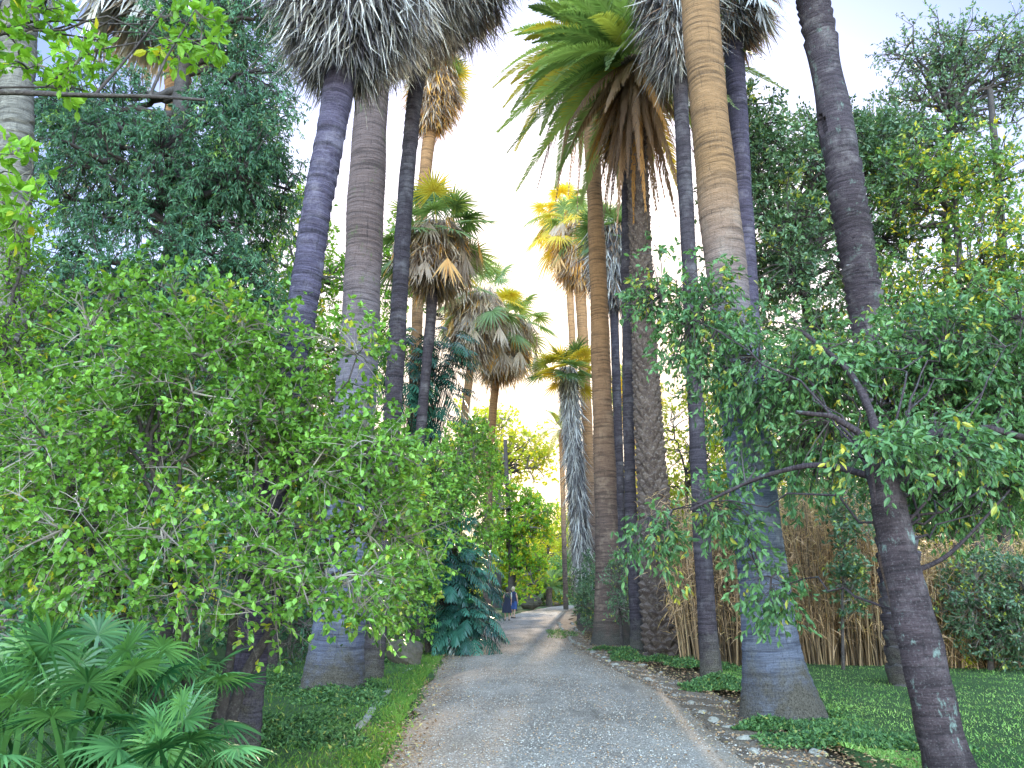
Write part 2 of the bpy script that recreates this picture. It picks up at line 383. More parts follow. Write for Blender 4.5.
def hanging_fans(mb, top, r, n, R0=.8, ylw=.1, drop=(.2, 1.2)):
    """individual dead fan leaves dangling under the crown"""
    th = rng.uniform(0, 2 * PI, n); o = np.stack([np.cos(th), np.sin(th), 0 * th], 1)
    z = rng.uniform(drop[0], drop[1], n)
    hub = top + o * (r * rng.uniform(.3, 1, n))[:, None] - UP * z[:, None]
    ns = 12; lt = tints(n, .2, 1, ylw)
    phi = np.linspace(-.55, .55, ns)[None] + rng.normal(0, .05, (n, ns))
    tn = np.stack([-np.sin(th), np.cos(th), 0 * th], 1)
    a = nrm(-UP + o * .25 + rng.normal(0, .12, (n, 3)))
    dd = nrm(np.cos(phi)[..., None] * a[:, None] + np.sin(phi)[..., None] * tn[:, None])
    sd = nrm(np.cross(dd, o[:, None]) + rng.normal(0, .4, dd.shape))
    ribbons(mb, np.repeat(hub, ns, 0), dd.reshape(-1, 3), sd.reshape(-1, 3), R0 * rng.uniform(.7, 1.2, n * ns), R0 * .07, rng.uniform(0, .1, n * ns), [.3, 1, .7, .05], np.repeat(lt, ns, 0))
    top2 = np.repeat(top[None], n, 0) + o * .12
    dirs = hub - top2; ln = np.linalg.norm(dirs, axis=1)
    ribbons(mb, top2 , nrm(dirs), nrm(np.cross(dirs, UP + o)), ln, .035, 0, [1, .8, .7], lt)

def fan_palm(label, spec, Y0, Y1=None, mat='bark_tan', kind='ring', crown=None, skirtp=None, group='tall fan palms lining the path', segs=40, step=.028, seed=1, name='fan_palm', thatch='thatch', hang=None, extra=None):
    pts, rad = trunk_line(spec, Y0, Y1)
    base = np.array([pts[1][0], pts[1][1], 0.]);
    t = thing(name, label, 'palm tree', base, group)
    mb = MB(); p, r, T = tube(mb, pts, rad, segs, step, style(kind, seed))
    mb.build('trunk', M[mat], t, smooth=(kind != 'step'))
    top = p[-1]
    if skirtp:
        mb = MB(); k = dict(skirtp); ln = k.pop('length'); ss = np.searchsorted(np.cumsum(np.linalg.norm(np.diff(p[::-1], axis=0), axis=1)), ln)
        bot = p[::-1][min(ss + 1, len(p) - 1)]; k.setdefault('rt', r[-1] * 1.1)
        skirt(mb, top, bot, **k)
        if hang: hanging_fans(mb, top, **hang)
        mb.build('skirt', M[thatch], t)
    if crown:
        mb = MB(); fan_leaves(mb, top + UP * .05, **crown); mb.build('crown', M['frond'], t)
    return t, top

def fronds(mb, pos, d, L, droop, nl, ll, lw, vang=.25, sweep=.9, tint=None, twist=0., rw=.05, prof=(.5, 1, .8, .05), ldroop=.15, tipmin=.25):
    N = len(pos); L = np.broadcast_to(L, (N,)); droop = np.broadcast_to(droop, (N,))
    side0 = nrm(np.cross(d, UP + 1e-3) + twist * rng.normal(0, 1, (N, 3)))
    ribbons(mb, pos, d, side0, L, rw, droop, [1, .8, .6, .5, .35, .2, .1], tint)
    t = np.linspace(.12, 1, nl)[None]
    c = pos[:, None] + d[:, None] * (L[:, None] * t)[..., None] - UP * (droop[:, None] * L[:, None] * t ** 2)[..., None]
    tg = nrm(d[:, None] * np.ones((1, nl, 1)) - UP * (2 * droop[:, None] * t)[..., None])
    side = nrm(side0[:, None] - tg * (side0[:, None] * tg).sum(-1, keepdims=True)); up = np.cross(side, tg)
    env = np.sin(np.clip(t * 1.02, 0, 1) ** .7 * PI) ** .55; env = np.maximum(env, tipmin)
    for s in (1, -1):
        sw = sweep * (1 - .45 * t)[..., None]
        dd = nrm(side * s * sw + tg * (1.1 - sw * .6) + up * vang + rng.normal(0, .06, c.shape))
        sd = nrm(np.cross(dd, up))
        l = (ll * env * rng.uniform(.85, 1.1, (N, nl)))
        ribbons(mb, c.reshape(-1, 3), dd.reshape(-1, 3), sd.reshape(-1, 3), l.ravel(), lw, ldroop * rng.uniform(.5, 1.5, N * nl), list(prof), np.repeat(tint, nl, 0))

def feather_palm(label, spec, Y0, Y1, mat, kind, nlive, ndead, L, ll=.45, seed=3, group='tall date palms right of the path', boots=True, name='date_palm', live_el=(75, -20), yel=.25, nl=55, deadL=.8):
    pts, rad = trunk_line(spec, Y0, Y1)
    base = np.array([pts[1][0], pts[1][1], 0.])
    t = thing(name, label, 'palm tree', base, group)
    mb = MB(); p, r, T = tube(mb, pts, rad * (.88 if boots else 1), 28, .06, style(kind, seed))
    if boots: add_boots(mb, p, r)
    mb.build('trunk', M[mat], t)
    top = p[-1]
    n = nlive; az = np.arange(n) * 2.399; u = (np.arange(n) + .5) / n
    el = np.radians(live_el[0] + (live_el[1] - live_el[0]) * u) + rng.normal(0, .06, n)
    d = np.stack([np.cos(el) * np.cos(az), np.cos(el) * np.sin(az), np.sin(el)], 1)
    mb = MB(); tt = tints(n, .2, 1, yel)
    tt[:, 1] *= .55; fronds(mb, top + d * .15, d, L * rng.uniform(.85, 1.1, n), .36 + .25 * u, nl + 20, ll, .042, tint=tt, twist=.15)
    mb.build('crown', M['frond'], t)
    if ndead:
        n = ndead; az = np.arange(n) * 2.399 + 1; u = (np.arange(n) + .5) / n
        el = np.radians(-30 - 50 * u) + rng.normal(0, .1, n)
        d = np.stack([np.cos(el) * np.cos(az), np.cos(el) * np.sin(az), np.sin(el)], 1)
        mb = MB(); tt = tints(n, .1, 1, .15)
        fronds(mb, top - UP * .2 * u[:, None] * 3, d, L * deadL * rng.uniform(.45, 1.1, n), .5 + .35 * u, nl - 25, ll * .75, .034, vang=-.1, sweep=.5, tint=tt, twist=.4, ldroop=.5)
        mb.build('dead_fronds', M['frond_dry'], t)
    return t

def add_boots(mb, p, r, dz=.17, scale=1.):
    """diamond pattern of old leaf bases as raised scales winding round the trunk"""
    s = np.r_[0, np.cumsum(np.linalg.norm(np.diff(p, axis=0), axis=1))]
    rows = np.arange(.1, s[-1] - .1, dz)
    V = []; Fc = []; Tn = []; n0 = 0
    T = nrm(np.gradient(p, axis=0))
    for k, sv in enumerate(rows):
        c = np.array([np.interp(sv, s, p[:, i]) for i in range(3)]); rr = np.interp(sv, s, r); ax = T[min(np.searchsorted(s, sv), len(T) - 1)]
        nb = 9
        A = nrm(np.cross(ax, [1, 0, 0])); B = np.cross(ax, A)
        for j in range(nb):
            a = (j + .5 * (k % 2)) * 2 * PI / nb + rng.normal(0, .04)
            o = np.cos(a) * A + np.sin(a) * B; tn = np.cross(ax, o)
            w = 2 * PI * rr / nb * .56; h = dz * .95; out = rr * .26 * rng.uniform(.7, 1.4)
            q = [c + o * rr * .97 + tn * (-w), c + o * rr * .97 + tn * w, c + o * rr * .97 + ax * h, c + o * rr * .97 - ax * h,
                 c + o * (rr + out) + ax * h * .45 - tn * w * .25, c + o * (rr + out) + ax * h * .45 + tn * w * .25, c + o * (rr + out * .8) - ax * h * .05]
            V += q; Fc += [[n0 + 0, n0 + 4, n0 + 2], [n0 + 4, n0 + 5, n0 + 2], [n0 + 5, n0 + 1, n0 + 2], [n0 + 0, n0 + 6, n0 + 4], [n0 + 4, n0 + 6, n0 + 5], [n0 + 6, n0 + 1, n0 + 5], [n0 + 0, n0 + 3, n0 + 6], [n0 + 3, n0 + 1, n0 + 6]]
            n0 += 7
    mb.add(np.array(V), np.array(Fc))

# ------------------------------------------------------------------ broadleaf trees and shrubs
def BL(px, py, Y, rx, ry, dep):
    c = P(px, py, Y); s = SC(py, Y); return (c, np.array([rx * s, dep, ry * s]))
def tree(name, label, cat, trunks, tr, blobs, ncl, nlimb, cr, twigs, lpt, leaf, aspect, mat, wood='wood', twig='twig', droop=.0, group=None,
         yel=.02, tpl=LEAF_SM, limbs=(), shell=.35, flat=.5, twig_r=.004, up=.35, hang=0., cyel=.1, limb_r=None, ltint=(0, 1), stick_r=None, taper=.45):
    """trunks: world polylines; blobs: ellipsoids the foliage fills"""
    base = np.array([trunks[0][0][0], trunks[0][0][1], 0.])
    t = thing(name, label, cat, base, group)
    tb = MB(); samp = []
    for tk in trunks:
        tk = np.asarray(tk, float); rr = np.linspace(tr, tr * taper, len(tk)); rr[0] *= 1.25
        p, r, T = tube(tb, tk, rr, 12, .12, lambda s, th: 1 + .08 * np.sin(3 * th + s * 2) + .05 * np.sin(5 * th - s * 5) + .04 * np.sin(s * 13 + th))
        samp.append(p[len(p) // 2:])
    tsamp = np.concatenate(samp)
    vols = np.array([b[1].prod() ** (2 / 3) for b in blobs]); pr = vols / vols.sum()
    idx = rng.choice(len(blobs), ncl, p=pr)
    cen = np.array([b[0] for b in blobs])[idx]; rad = np.array([b[1] for b in blobs])[idx]
    q = rdir(ncl) * (rng.random(ncl) ** shell)[:, None]
    cl = cen + q * rad; cl[:, 2] = np.maximum(cl[:, 2], .15)
    bb = MB(); lsamp = [tsamp]
    for lim, lr in limbs:
        p, r, T = tube(tb, lim, np.linspace(lr, lr * .35, len(lim)), 8, .06, lambda s, th: 1 + .1 * np.sin(3 * th + s * 7) + .08 * np.sin(s * 17 + 2 * th)); lsamp.append(p[::2])
    pick = rng.choice(ncl, min(nlimb, ncl), replace=False)
    lr = limb_r or tr * .38
    for k in pick:
        tgt = cl[k]; dd = np.linalg.norm(tsamp - tgt, axis=1) + .6 * np.maximum(0, tsamp[:, 2] - tgt[2] + .3); s0 = tsamp[np.argmin(dd + rng.uniform(0, 1.5, len(dd)))]
        ln = np.linalg.norm(tgt - s0); mid = (s0 + tgt) / 2 + UP * ln * rng.uniform(-.05, .22) + rng.normal(0, .07, 3) * ln
        uu = np.linspace(0, 1, 10)[:, None]; c = s0 * (1 - uu) ** 2 + 2 * mid * uu * (1 - uu) + tgt * uu ** 2
        c[1:-1] += rng.normal(0, .022 * ln, (8, 3))
        tube(tb, c, np.linspace(lr, lr * .25, 10), 6, None); lsamp.append(c[2:])
    ls = np.concatenate(lsamp)
    near = np.empty(ncl, int)
    for i in range(0, ncl, 400): near[i:i + 400] = np.argmin(((cl[i:i + 400, None] - ls[None]) ** 2).sum(-1), 1)
    s0 = ls[near]; ln = np.linalg.norm(cl - s0, axis=1)
    mid = (s0 + cl) / 2 + UP * (ln * .12)[:, None] + rng.normal(0, .1, (ncl, 3)) * ln[:, None]
    sr = stick_r or max(twig_r * 2.2, .006)
    sticks(bb, s0, mid, cl, sr * 1.3, sr * .6, tints(ncl, 0, 1), 5, 4)
    # twigs
    nt_ = ncl * twigs; ci = np.repeat(np.arange(ncl), twigs); tt_ = rng.uniform(.55, 1, nt_)[:, None]
    st_ = s0[ci] * (1 - tt_) ** 2 + 2 * mid[ci] * tt_ * (1 - tt_) + cl[ci] * tt_ ** 2
    outw = nrm(cl[ci] - s0[ci]) * .45 + rdir(nt_) * .9 + nrm(q[ci]) * .3 + UP * up; outw = nrm(outw)
    tl = cr * rng.uniform(.5, 1.25, nt_)
    e = st_ + outw * tl[:, None] - UP * (droop * tl)[:, None]; m = st_ + outw * (tl * .55)[:, None] + rng.normal(0, .06, (nt_, 3)) * tl[:, None]
    sticks(bb, st_, m, e, twig_r, twig_r * .4, tints(nt_, 0, 1), 4, 3)
    # leaves
    nl = nt_ * lpt; ti = np.repeat(np.arange(nt_), lpt); u = (rng.uniform(.1, 1.05, nl) ** .5)[:, None]
    lp = st_[ti] * (1 - u) ** 2 + 2 * m[ti] * u * (1 - u) + e[ti] * u ** 2
    ld = nrm(outw[ti] * .5 + rdir(nl) * .85 - UP * (droop + hang)); 
    ln_ = nrm(UP * flat + rdir(nl) * (1 - flat * .55))
    cb = rng.random(ncl); cyl = rng.random(ncl) < cyel
    tt = tints(nl, ltint[0], ltint[1], 0, base=cb[ci][ti], k=.55)
    yy = rng.random(nl) < np.where(cyl[ci][ti], .5, yel); tt[yy, 1] = rng.uniform(.4, 1, yy.sum())
    lb = MB(); S = leaf * rng.uniform(.65, 1.25, nl)
    leaves(lb, lp + rng.normal(0, leaf * .15, lp.shape), ld, ln_, S, S * aspect, tt, tpl)
    tb.build('trunk', M[wood], t, smooth=True); bb.build('branches', M[twig], t); lb.build('crown', M[mat], t)
    return t

# ------------------------------------------------------------------ light, sky, camera
SUN_AZ, SUN_EL = R(5), R(17)
w = bpy.data.worlds.new('World'); bpy.context.scene.world = w; w.use_nodes = True
nt = w.node_tree; bg = nt.nodes['Background']
sky = nt.nodes.new('ShaderNodeTexSky'); sky.sky_type = 'NISHITA'; sky.sun_disc = False
sky.sun_elevation = SUN_EL; sky.sun_rotation = SUN_AZ; sky.dust_density = 2.5; sky.air_density = 1.0; sky.ozone_density = 1.5
hsv = nt.nodes.new('ShaderNodeHueSaturation'); hsv.inputs['Saturation'].default_value = 1.15; hsv.inputs['Value'].default_value = 1.0
nt.links.new(sky.outputs[0], hsv.inputs['Color'])
tintn = nt.nodes.new('ShaderNodeMix'); tintn.data_type = 'RGBA'; tintn.blend_type = 'MULTIPLY'; tintn.inputs[0].default_value = 1
nt.links.new(hsv.outputs[0], tintn.inputs[6]); tintn.inputs[7].default_value = (.93, .95, 1.06, 1)
# the low sun stands ahead in thin haze; sky gain behind the viewer and overhead is raised as added, unseen fill
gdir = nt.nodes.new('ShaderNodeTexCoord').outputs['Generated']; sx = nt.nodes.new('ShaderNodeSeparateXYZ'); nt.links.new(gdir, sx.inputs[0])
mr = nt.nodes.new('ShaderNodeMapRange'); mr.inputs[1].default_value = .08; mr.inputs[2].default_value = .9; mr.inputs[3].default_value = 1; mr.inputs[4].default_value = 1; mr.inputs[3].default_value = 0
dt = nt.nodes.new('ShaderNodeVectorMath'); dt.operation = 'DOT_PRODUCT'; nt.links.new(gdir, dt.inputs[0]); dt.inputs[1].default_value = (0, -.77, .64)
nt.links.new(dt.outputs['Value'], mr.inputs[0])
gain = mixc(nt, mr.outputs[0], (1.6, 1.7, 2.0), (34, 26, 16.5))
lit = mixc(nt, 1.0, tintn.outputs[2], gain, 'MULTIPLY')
ds = nt.nodes.new('ShaderNodeVectorMath'); ds.operation = 'DOT_PRODUCT'; nt.links.new(gdir, ds.inputs[0])
ds.inputs[1].default_value = (math.sin(R(3)) * math.cos(R(9)), math.cos(R(3)) * math.cos(R(9)), math.sin(R(9)))
glow = nt.nodes.new('ShaderNodeMapRange'); glow.interpolation_type = 'SMOOTHSTEP'; glow.inputs[1].default_value = .84; glow.inputs[2].default_value = .985; glow.inputs[4].default_value = .9
nt.links.new(ds.outputs['Value'], glow.inputs[0])
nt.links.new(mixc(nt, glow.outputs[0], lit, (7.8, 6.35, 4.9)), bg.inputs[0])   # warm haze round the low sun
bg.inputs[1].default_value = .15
sl = bpy.data.lights.new('sun', 'SUN'); sl.energy = 5; sl.angle = R(.6); sl.color = (1, .80, .55)
so = bpy.data.objects.new('sun', sl); C.objects.link(so)
sd = Vector((math.sin(SUN_AZ) * math.cos(SUN_EL), math.cos(SUN_AZ) * math.cos(SUN_EL), math.sin(SUN_EL)))
so.rotation_euler = sd.to_track_quat('Z', 'Y').to_euler(); so.location = sd * 50
cam = bpy.data.cameras.new('camera'); cam.lens = 36 * F / 1024; cam.clip_end = 3000; cam.clip_start = .05
co = bpy.data.objects.new('camera', cam); C.objects.link(co); co.location = (0, 0, EYE); co.rotation_euler = (R(90) + PITCH, 0, 0)
bpy.context.scene.camera = co
sc = bpy.context.scene
sc.view_settings.view_transform = 'Standard'; sc.view_settings.look = 'None'; sc.view_settings.exposure = 0
sc.cycles.max_bounces = 7; sc.cycles.diffuse_bounces = 4; sc.cycles.transmission_bounces = 3; sc.cycles.glossy_bounces = 2

# ------------------------------------------------------------------ ground and path
LE = np.array([[-6, -1.25], [7.8, -1.2], [13.5, -1.5], [19.7, -1.7], [33, -1.5], [44, -.9], [60, .8], [75, 3.3], [90, 7], [110, 14]])
RE = np.array([[-6, 2.2], [7.8, 2.33], [11, 2.5], [14.3, 2.45], [18, 2.1], [23.5, 1.9], [33, 2.0], [43, 2.5], [60, 4.1], [78, 6.6], [90, 9.6], [110, 17.5]])
def pl(Y): return np.interp(Y, LE[:, 0], LE[:, 1])
def pr_(Y): return np.interp(Y, RE[:, 0], RE[:, 1])
def grid(mb, X, Yv, Z, tint=None):
    n, m = X.shape; v = np.stack([X, Yv, Z], -1).reshape(-1, 3)
    i = np.arange(n - 1)[:, None] * m; j = np.arange(m - 1)[None]
    f = np.stack([i + j, i + j + 1, i + m + j + 1, i + m + j], -1).reshape(-1, 4)
    mb.add(v, f, tint)
mb = MB()
gx = np.r_[-400, -200, -100, np.linspace(-60, 60, 61), 100, 200, 400]; gy = np.r_[-60, np.linspace(-20, 120, 71), 200, 400, 700]
X, Y = np.meshgrid(gx, gy); grid(mb, X, Y, np.full(X.shape, -.03) + 0 * X)
tag(mb.build('ground', M['soil']), kind='structure')
def hz(X, Y): return .018 * np.sin(X * 1.3 + Y * .7) + .014 * np.sin(X * 2.9 - Y * 1.7) + .008 * np.sin(X * 6.1 + Y * 5.3)
mb = MB(); ys = np.concatenate([np.linspace(-5, 24, 500), np.linspace(24.1, 109, 240)]); us = np.linspace(0, 1, 40)
wob = .06 * np.sin(ys * 1.9) + .04 * np.sin(ys * 5.3 + 1) + .05 * np.sin(ys * .8) + rng.normal(0, .02, len(ys))
wob2 = .05 * np.sin(ys * 2.3 + 2) + .03 * np.sin(ys * 6.1) + rng.normal(0, .02, len(ys))
a = pl(ys) + wob; b = pr_(ys) + wob2
X = a[:, None] + (b - a)[:, None] * us[None]; Y = np.repeat(ys[:, None], 40, 1)
Z = .012 + .05 * np.sin(us * PI)[None] + 0 * Y + .006 * np.sin(X * 3 + Y * 1.1) + .004 * np.sin(X * 7 - Y * 2.3)
e = np.clip(1 - np.minimum(us, 1 - us) / .16, 0, 1)[None] * np.ones_like(Y)
grid(mb, X, Y, Z, np.stack([e.ravel(), 0 * e.ravel(), 0 * e.ravel()], 1))
tag(mb.build('path', M['path'], smooth=True), kind='structure')
mb = MB(); us = np.linspace(0, 1, 10); a = pr_(ys) - .12; X = a[:, None] + (.75 + .12 * np.sin(ys * 1.1)[:, None]) * us[None]; Y = np.repeat(ys[:, None], 10, 1)
grid(mb, X, Y, .02 + .03 * np.sin(us * PI)[None] + .012 * np.sin(X * 9 + Y * 7) + 0 * X)
tag(mb.build('gravel_border', M['border'], smooth=True), kind='structure')
mb = MB(); us = np.linspace(0, 1, 60); ys2 = np.linspace(-5, 75, 420); a = pr_(ys2) + 1.05 + .25 * np.sin(ys2 * 1.2) + .12 * np.sin(ys2 * 3.1)
a += np.where(ys2 > 11, .6 * np.clip((ys2 - 11) / 4, 0, 1), 0)
X = a[:, None] + (40 * us ** 1.8)[None]; Y = np.repeat(ys2[:, None], 60, 1)
grid(mb, X, Y, hz(X, Y) + .035 + .05 * np.clip(us * 8, 0, 1)[None] - .04 * (us[None] < .001))
tag(mb.build('lawn', M['turf'], smooth=True), kind='structure')
mb = MB(); a = pl(ys2) + .06 + .06 * np.sin(ys2 * 2.2); X = a[:, None] - (40 * us ** 1.8)[None]
grid(mb, X[:, ::-1], Y[:, ::-1], (hz(X, Y) + .03 + .05 * np.clip(us * 8, 0, 1)[None] - .02 * (us[None] < .001))[:, ::-1])
tag(mb.build('verge', M['turf'], smooth=True), kind='structure')
# low concrete edging sunk in the left verge
mb = MB(); yk = np.linspace(4, 19, 160); xk = pl(yk) - .50 + .02 * np.sin(yk * 2)
for (x0, x1, z0, z1) in ((-.045, .045, .066, .066), (.045, .047, .066, -.05), (-.047, -.045, -.05, .066)):
    X = xk[:, None] + np.array([[x0, x1]]) + rng.normal(0, .003, (160, 1)); Z = np.array([[z0, z1]]) + rng.normal(0, .006, (160, 1))
    grid(mb, X, np.repeat(yk[:, None], 2, 1), Z + 0 * X)
tag(mb.build('kerb', M['stone']), kind='structure')

# loose gravel, stones, fallen leaves
def chips(name, n, xy, size, mat, z0, lo=0., hi=1., y=.15):
    mb = MB(); t8 = nrm(np.array([[1, 0, 0], [-1, 0, 0], [0, 1, 0], [0, -1, 0], [0, 0, .8], [0, 0, -.8]]))
    f8 = np.array([[0, 2, 4], [2, 1, 4], [1, 3, 4], [3, 0, 4], [2, 0, 5], [1, 2, 5], [3, 1, 5], [0, 3, 5]])
    s = size * rng.uniform(.5, 1.5, n); v = t8[None] * s[:, None, None] * rng.uniform(.5, 1.2, (n, 6, 1))
    th = rng.uniform(0, 6.28, n); c, ss = np.cos(th)[:, None], np.sin(th)[:, None]
    v = np.stack([v[..., 0] * c - v[..., 1] * ss, v[..., 0] * ss + v[..., 1] * c, v[..., 2] * .6], -1)
    v += np.stack([xy[:, 0], xy[:, 1], z0 + s * .2], 1)[:, None]
    mb.add(v.reshape(-1, 3), (np.arange(n)[:, None, None] * 6 + f8[None]).reshape(-1, 3), np.repeat(tints(n, lo, hi, y), 6, 0))
    return tag(mb.build(name, mat), kind='stuff')
n = 34000; yy = 5 + 22 * rng.random(n) ** 1.7; u = rng.random(n); xx = pl(yy) + (pr_(yy) - pl(yy)) * u
chips('loose_gravel', n, np.stack([xx, yy], 1), .009, M['pebble'], .016 + .05 * np.sin(u * PI), y=.25, hi=.85)
n = 11000; yy = 5 + 30 * rng.random(n) ** 1.6; xx = pr_(yy) + rng.normal(.25, .16, n)
chips('border_gravel', n, np.stack([xx, yy], 1), .015, M['pebble'], .035, y=.5, hi=.7)
def litter(name, n, xy, z, s=.05):
    mb = MB(); p = np.stack([xy[:, 0], xy[:, 1], z + rng.uniform(.005, .03, n)], 1); d = rdir(n); d[:, 2] *= .2; nn = nrm(UP + rng.normal(0, .35, (n, 3)))
    S = s * rng.uniform(.5, 1.4, n); leaves(mb, p, d, nn, S, S * .5, tints(n, 0, 1, .25)); return tag(mb.build(name, M['litter']), kind='stuff')
n = 9500; yy = 5 + 26 * rng.random(n) ** 1.5; side = rng.random(n)
xx = np.where(side < .72, pr_(yy) + .75 + rng.normal(0, .42, n), pl(yy) + rng.normal(.05, .2, n))
litter('fallen_leaves', n, np.stack([xx, yy], 1), .05)
n = 500; yy = 5 + 30 * rng.random(n) ** 1.5; u = rng.random(n); litter('scattered_leaves', n, np.stack([pl(yy) + (pr_(yy) - pl(yy)) * u, yy], 1), .03 + .03 * np.sin(u * PI), .035)

def rock_mesh(c, r, sx=1, sy=1, sz=1, seed=0, n=10, rough=.18):
    q = np.random.default_rng(seed); th = np.linspace(0, 2 * PI, 14, endpoint=False); ph = np.linspace(0, PI, n)
    V = []; ks = [nrm(q.normal(size=3)) for _ in range(9)]; hs = q.uniform(.6, 1.0, 9)
    for a in ph:
        for b in th:
            d = np.array([math.sin(a) * math.cos(b), math.sin(a) * math.sin(b), math.cos(a)])
            rr = min([1.05] + [h / max(.2, d @ k) for k, h in zip(ks, hs)]) * (1 + q.normal(0, rough * .15))
            V.append(c + d * rr * r * np.array([sx, sy, sz]))
    f = [[i * 14 + j, i * 14 + (j + 1) % 14, (i + 1) * 14 + (j + 1) % 14, (i + 1) * 14 + j] for i in range(n - 1) for j in range(14)]
    mb = MB(); mb.add(np.array(V), np.array(f)); return mb
k = 0; yk = 8.2
while yk < 40:
    for side in (0, 1):
        if side == 1 and rng.random() < .55: continue
        r = rng.uniform(.035, .075) * (1.25 if yk > 16 else 1)
        x = pr_(yk) + rng.uniform(-.02, .14) + side * .55; c = np.array([x, yk + rng.uniform(-.1, .1), .04])
        o = rock_mesh(c, r, rng.uniform(.8, 1.5), rng.uniform(.8, 1.5), .6, k).build('edging_stone', M['stone'], None, c)
        tag(o, 'small pale stone among many edging the right side of the gravel path', 'stone', 'edging stones along the right border'); k += 1
    yk += rng.uniform(.5, .95)

# grass and ground cover
def blades(name, n, xy, z, h, wd, mat, spread=.5, y=.06, lo=0., hi=1.):
    mb = MB(); p = np.stack([xy[:, 0], xy[:, 1], z], 1); d = nrm(UP + rng.normal(0, spread, (n, 3)) * [1, 1, .2]); s = nrm(np.cross(d, rdir(n)))
    ribbons(mb, p, d, s, h * rng.uniform(.5, 1.4, n), wd * rng.uniform(.6, 1.3, n), rng.uniform(0, .5, n), [1, .8, .05], tints(n, lo, hi, y, base=np.clip(.5 + .35 * np.sin(xy[:, 0] * 2.1 + xy[:, 1]) + .3 * np.sin(xy[:, 1] * 1.3 - xy[:, 0]), 0, 1)))
    return tag(mb.build(name, mat), kind='stuff')
n = 150000; yy = 5.5 + 21 * rng.random(n) ** 1.5; off = rng.random(n) ** 1.15 * np.maximum(2, yy * .78 - 1.5); xx = pr_(yy) + 1.15 + .25 * np.sin(yy * 1.2) + np.where(yy > 11, .6 * np.clip((yy - 11) / 4, 0, 1), 0) + off
blades('lawn_grass', n, np.stack([xx, yy], 1), hz(xx, yy) + .06, .06, .012, M['lawn'], .8)
n = 60000; yy = 5.5 + 20 * rng.random(n) ** 1.4; off = rng.random(n) ** 1.5 * 4.2; xx = pl(yy) - .02 - off + .1 * rng.normal(size=n) * (rng.random(n) < .3)
kk = (np.abs(off - .50) > .05) | (rng.random(n) < .7)
xx, yy = xx[kk], yy[kk]; blades('verge_grass', len(xx), np.stack([xx, yy], 1), hz(xx, yy) + .05, .08, .011, M['grass'], .6, lo=.2)
def cover(name, n, cx, cy, rx, ry, h, leaf, mat=None, y=.04):
    mb = MB(); a = rng.uniform(0, 6.28, n); r = rng.random(n) ** .5; lump = .75 + .25 * np.sin(a * 3 + cx) + .12 * np.sin(a * 7)
    x = cx + np.cos(a) * r * rx * lump; yv = cy + np.sin(a) * r * ry * lump; z = .06 + h * (1 - r ** 2) * (.5 + .5 * np.sin(x * 5) * np.sin(yv * 4) * .7) * rng.uniform(.2, 1.1, n)
    d = rdir(n); d[:, 2] = abs(d[:, 2]) * .6; S = leaf * rng.uniform(.6, 1.3, n)
    leaves(mb, np.stack([x, yv, z], 1), d, nrm(UP + rng.normal(0, .5, (n, 3))), S, S * .5, tints(n, 0, 1, y)); return tag(mb.build(name, M[mat or 'ivy']), kind='stuff')
for (px, py, rx, ry, h, nn) in ((772, 733, .55, .3, .16, 2200), (826, 722, .35, .5, .18, 2000), (318, 700, .6, .35, .2, 2500), (660, 664, .7, .5, .22, 1800), (612, 652, .8, .5, .2, 1300), (955, 790, .45, .4, .14, 2200), (725, 690, .9, 1.1, .22, 9000), (800, 730, .8, .7, .12, 6000), (850, 745, 1.2, .9, .10, 6000), (700, 668, .8, 1.3, .3, 5000), (625, 660, .5, 1.5, .3, 3500), (290, 740, 1.2, 1.2, .3, 9000), (350, 700, .8, 1.6, .25, 6500), (250, 690, 2, 2.5, .4, 9000), (560, 636, .7, 3, .25, 1600), (390, 665, .7, 1.6, .3, 3000)):
    g = G(px, py); cover('ground_cover', nn, g[0], g[1], rx, ry, h, .055)

# ------------------------------------------------------------------ fan palms
def gy_(px, py): return G(px, py)[1]
FP = 'tall fan palms lining the path'
fan_palm('leaning purple banded palm trunk behind the big shrub, topped by a grey skirt', [(240, 757, 40), (245, 700, 36), (262, 560, 34), (283, 430, 34), (300, 320, 32), (320, 190, 31), (337, 105, 30), (350, 0, 29), (362, -90, 27)], gy_(240, 757), None, 'bark_purple', 'coarse',
         dict(nleaf=26, R0=.8, pet=.9), dict(length=2.6, rmax=.95, n=10500, L=(.3, .6), W=.02, knee=.3, core=.66), seed=1)
fan_palm('thickest blue grey palm trunk left of the path with flared base', [(330, 696, 74), (332, 682, 62), (335, 665, 55), (340, 620, 50), (348, 520, 44), (354, 420, 41), (360, 330, 39), (366, 200, 36), (371, 115, 34), (376, 0, 33), (380, -130, 30)], gy_(330, 696), None, 'bark_blue', 'smooth',
         dict(nleaf=26, R0=.9, pet=1.1), dict(length=4.6, rmax=1.75, n=22000, L=(.35, .8), W=.026, knee=.3, core=.68), seed=2)
fan_palm('slim dark palm with a small white tag on its trunk, left of the path', [(370, 683, 26), (376, 640, 22), (383, 560, 20), (391, 440, 19), (398, 320, 18), (405, 200, 17), (415, 90, 16), (432, 0, 16), (452, -110, 15)], gy_(370, 683), None, 'bark_dark', 'coarse',
         dict(nleaf=30, R0=1.0, pet=1.2, yel=.3), dict(length=4.3, rmax=1.75, n=17000, L=(.4, .9), W=.03, knee=.35, ylw=.12, core=.68), seed=3)
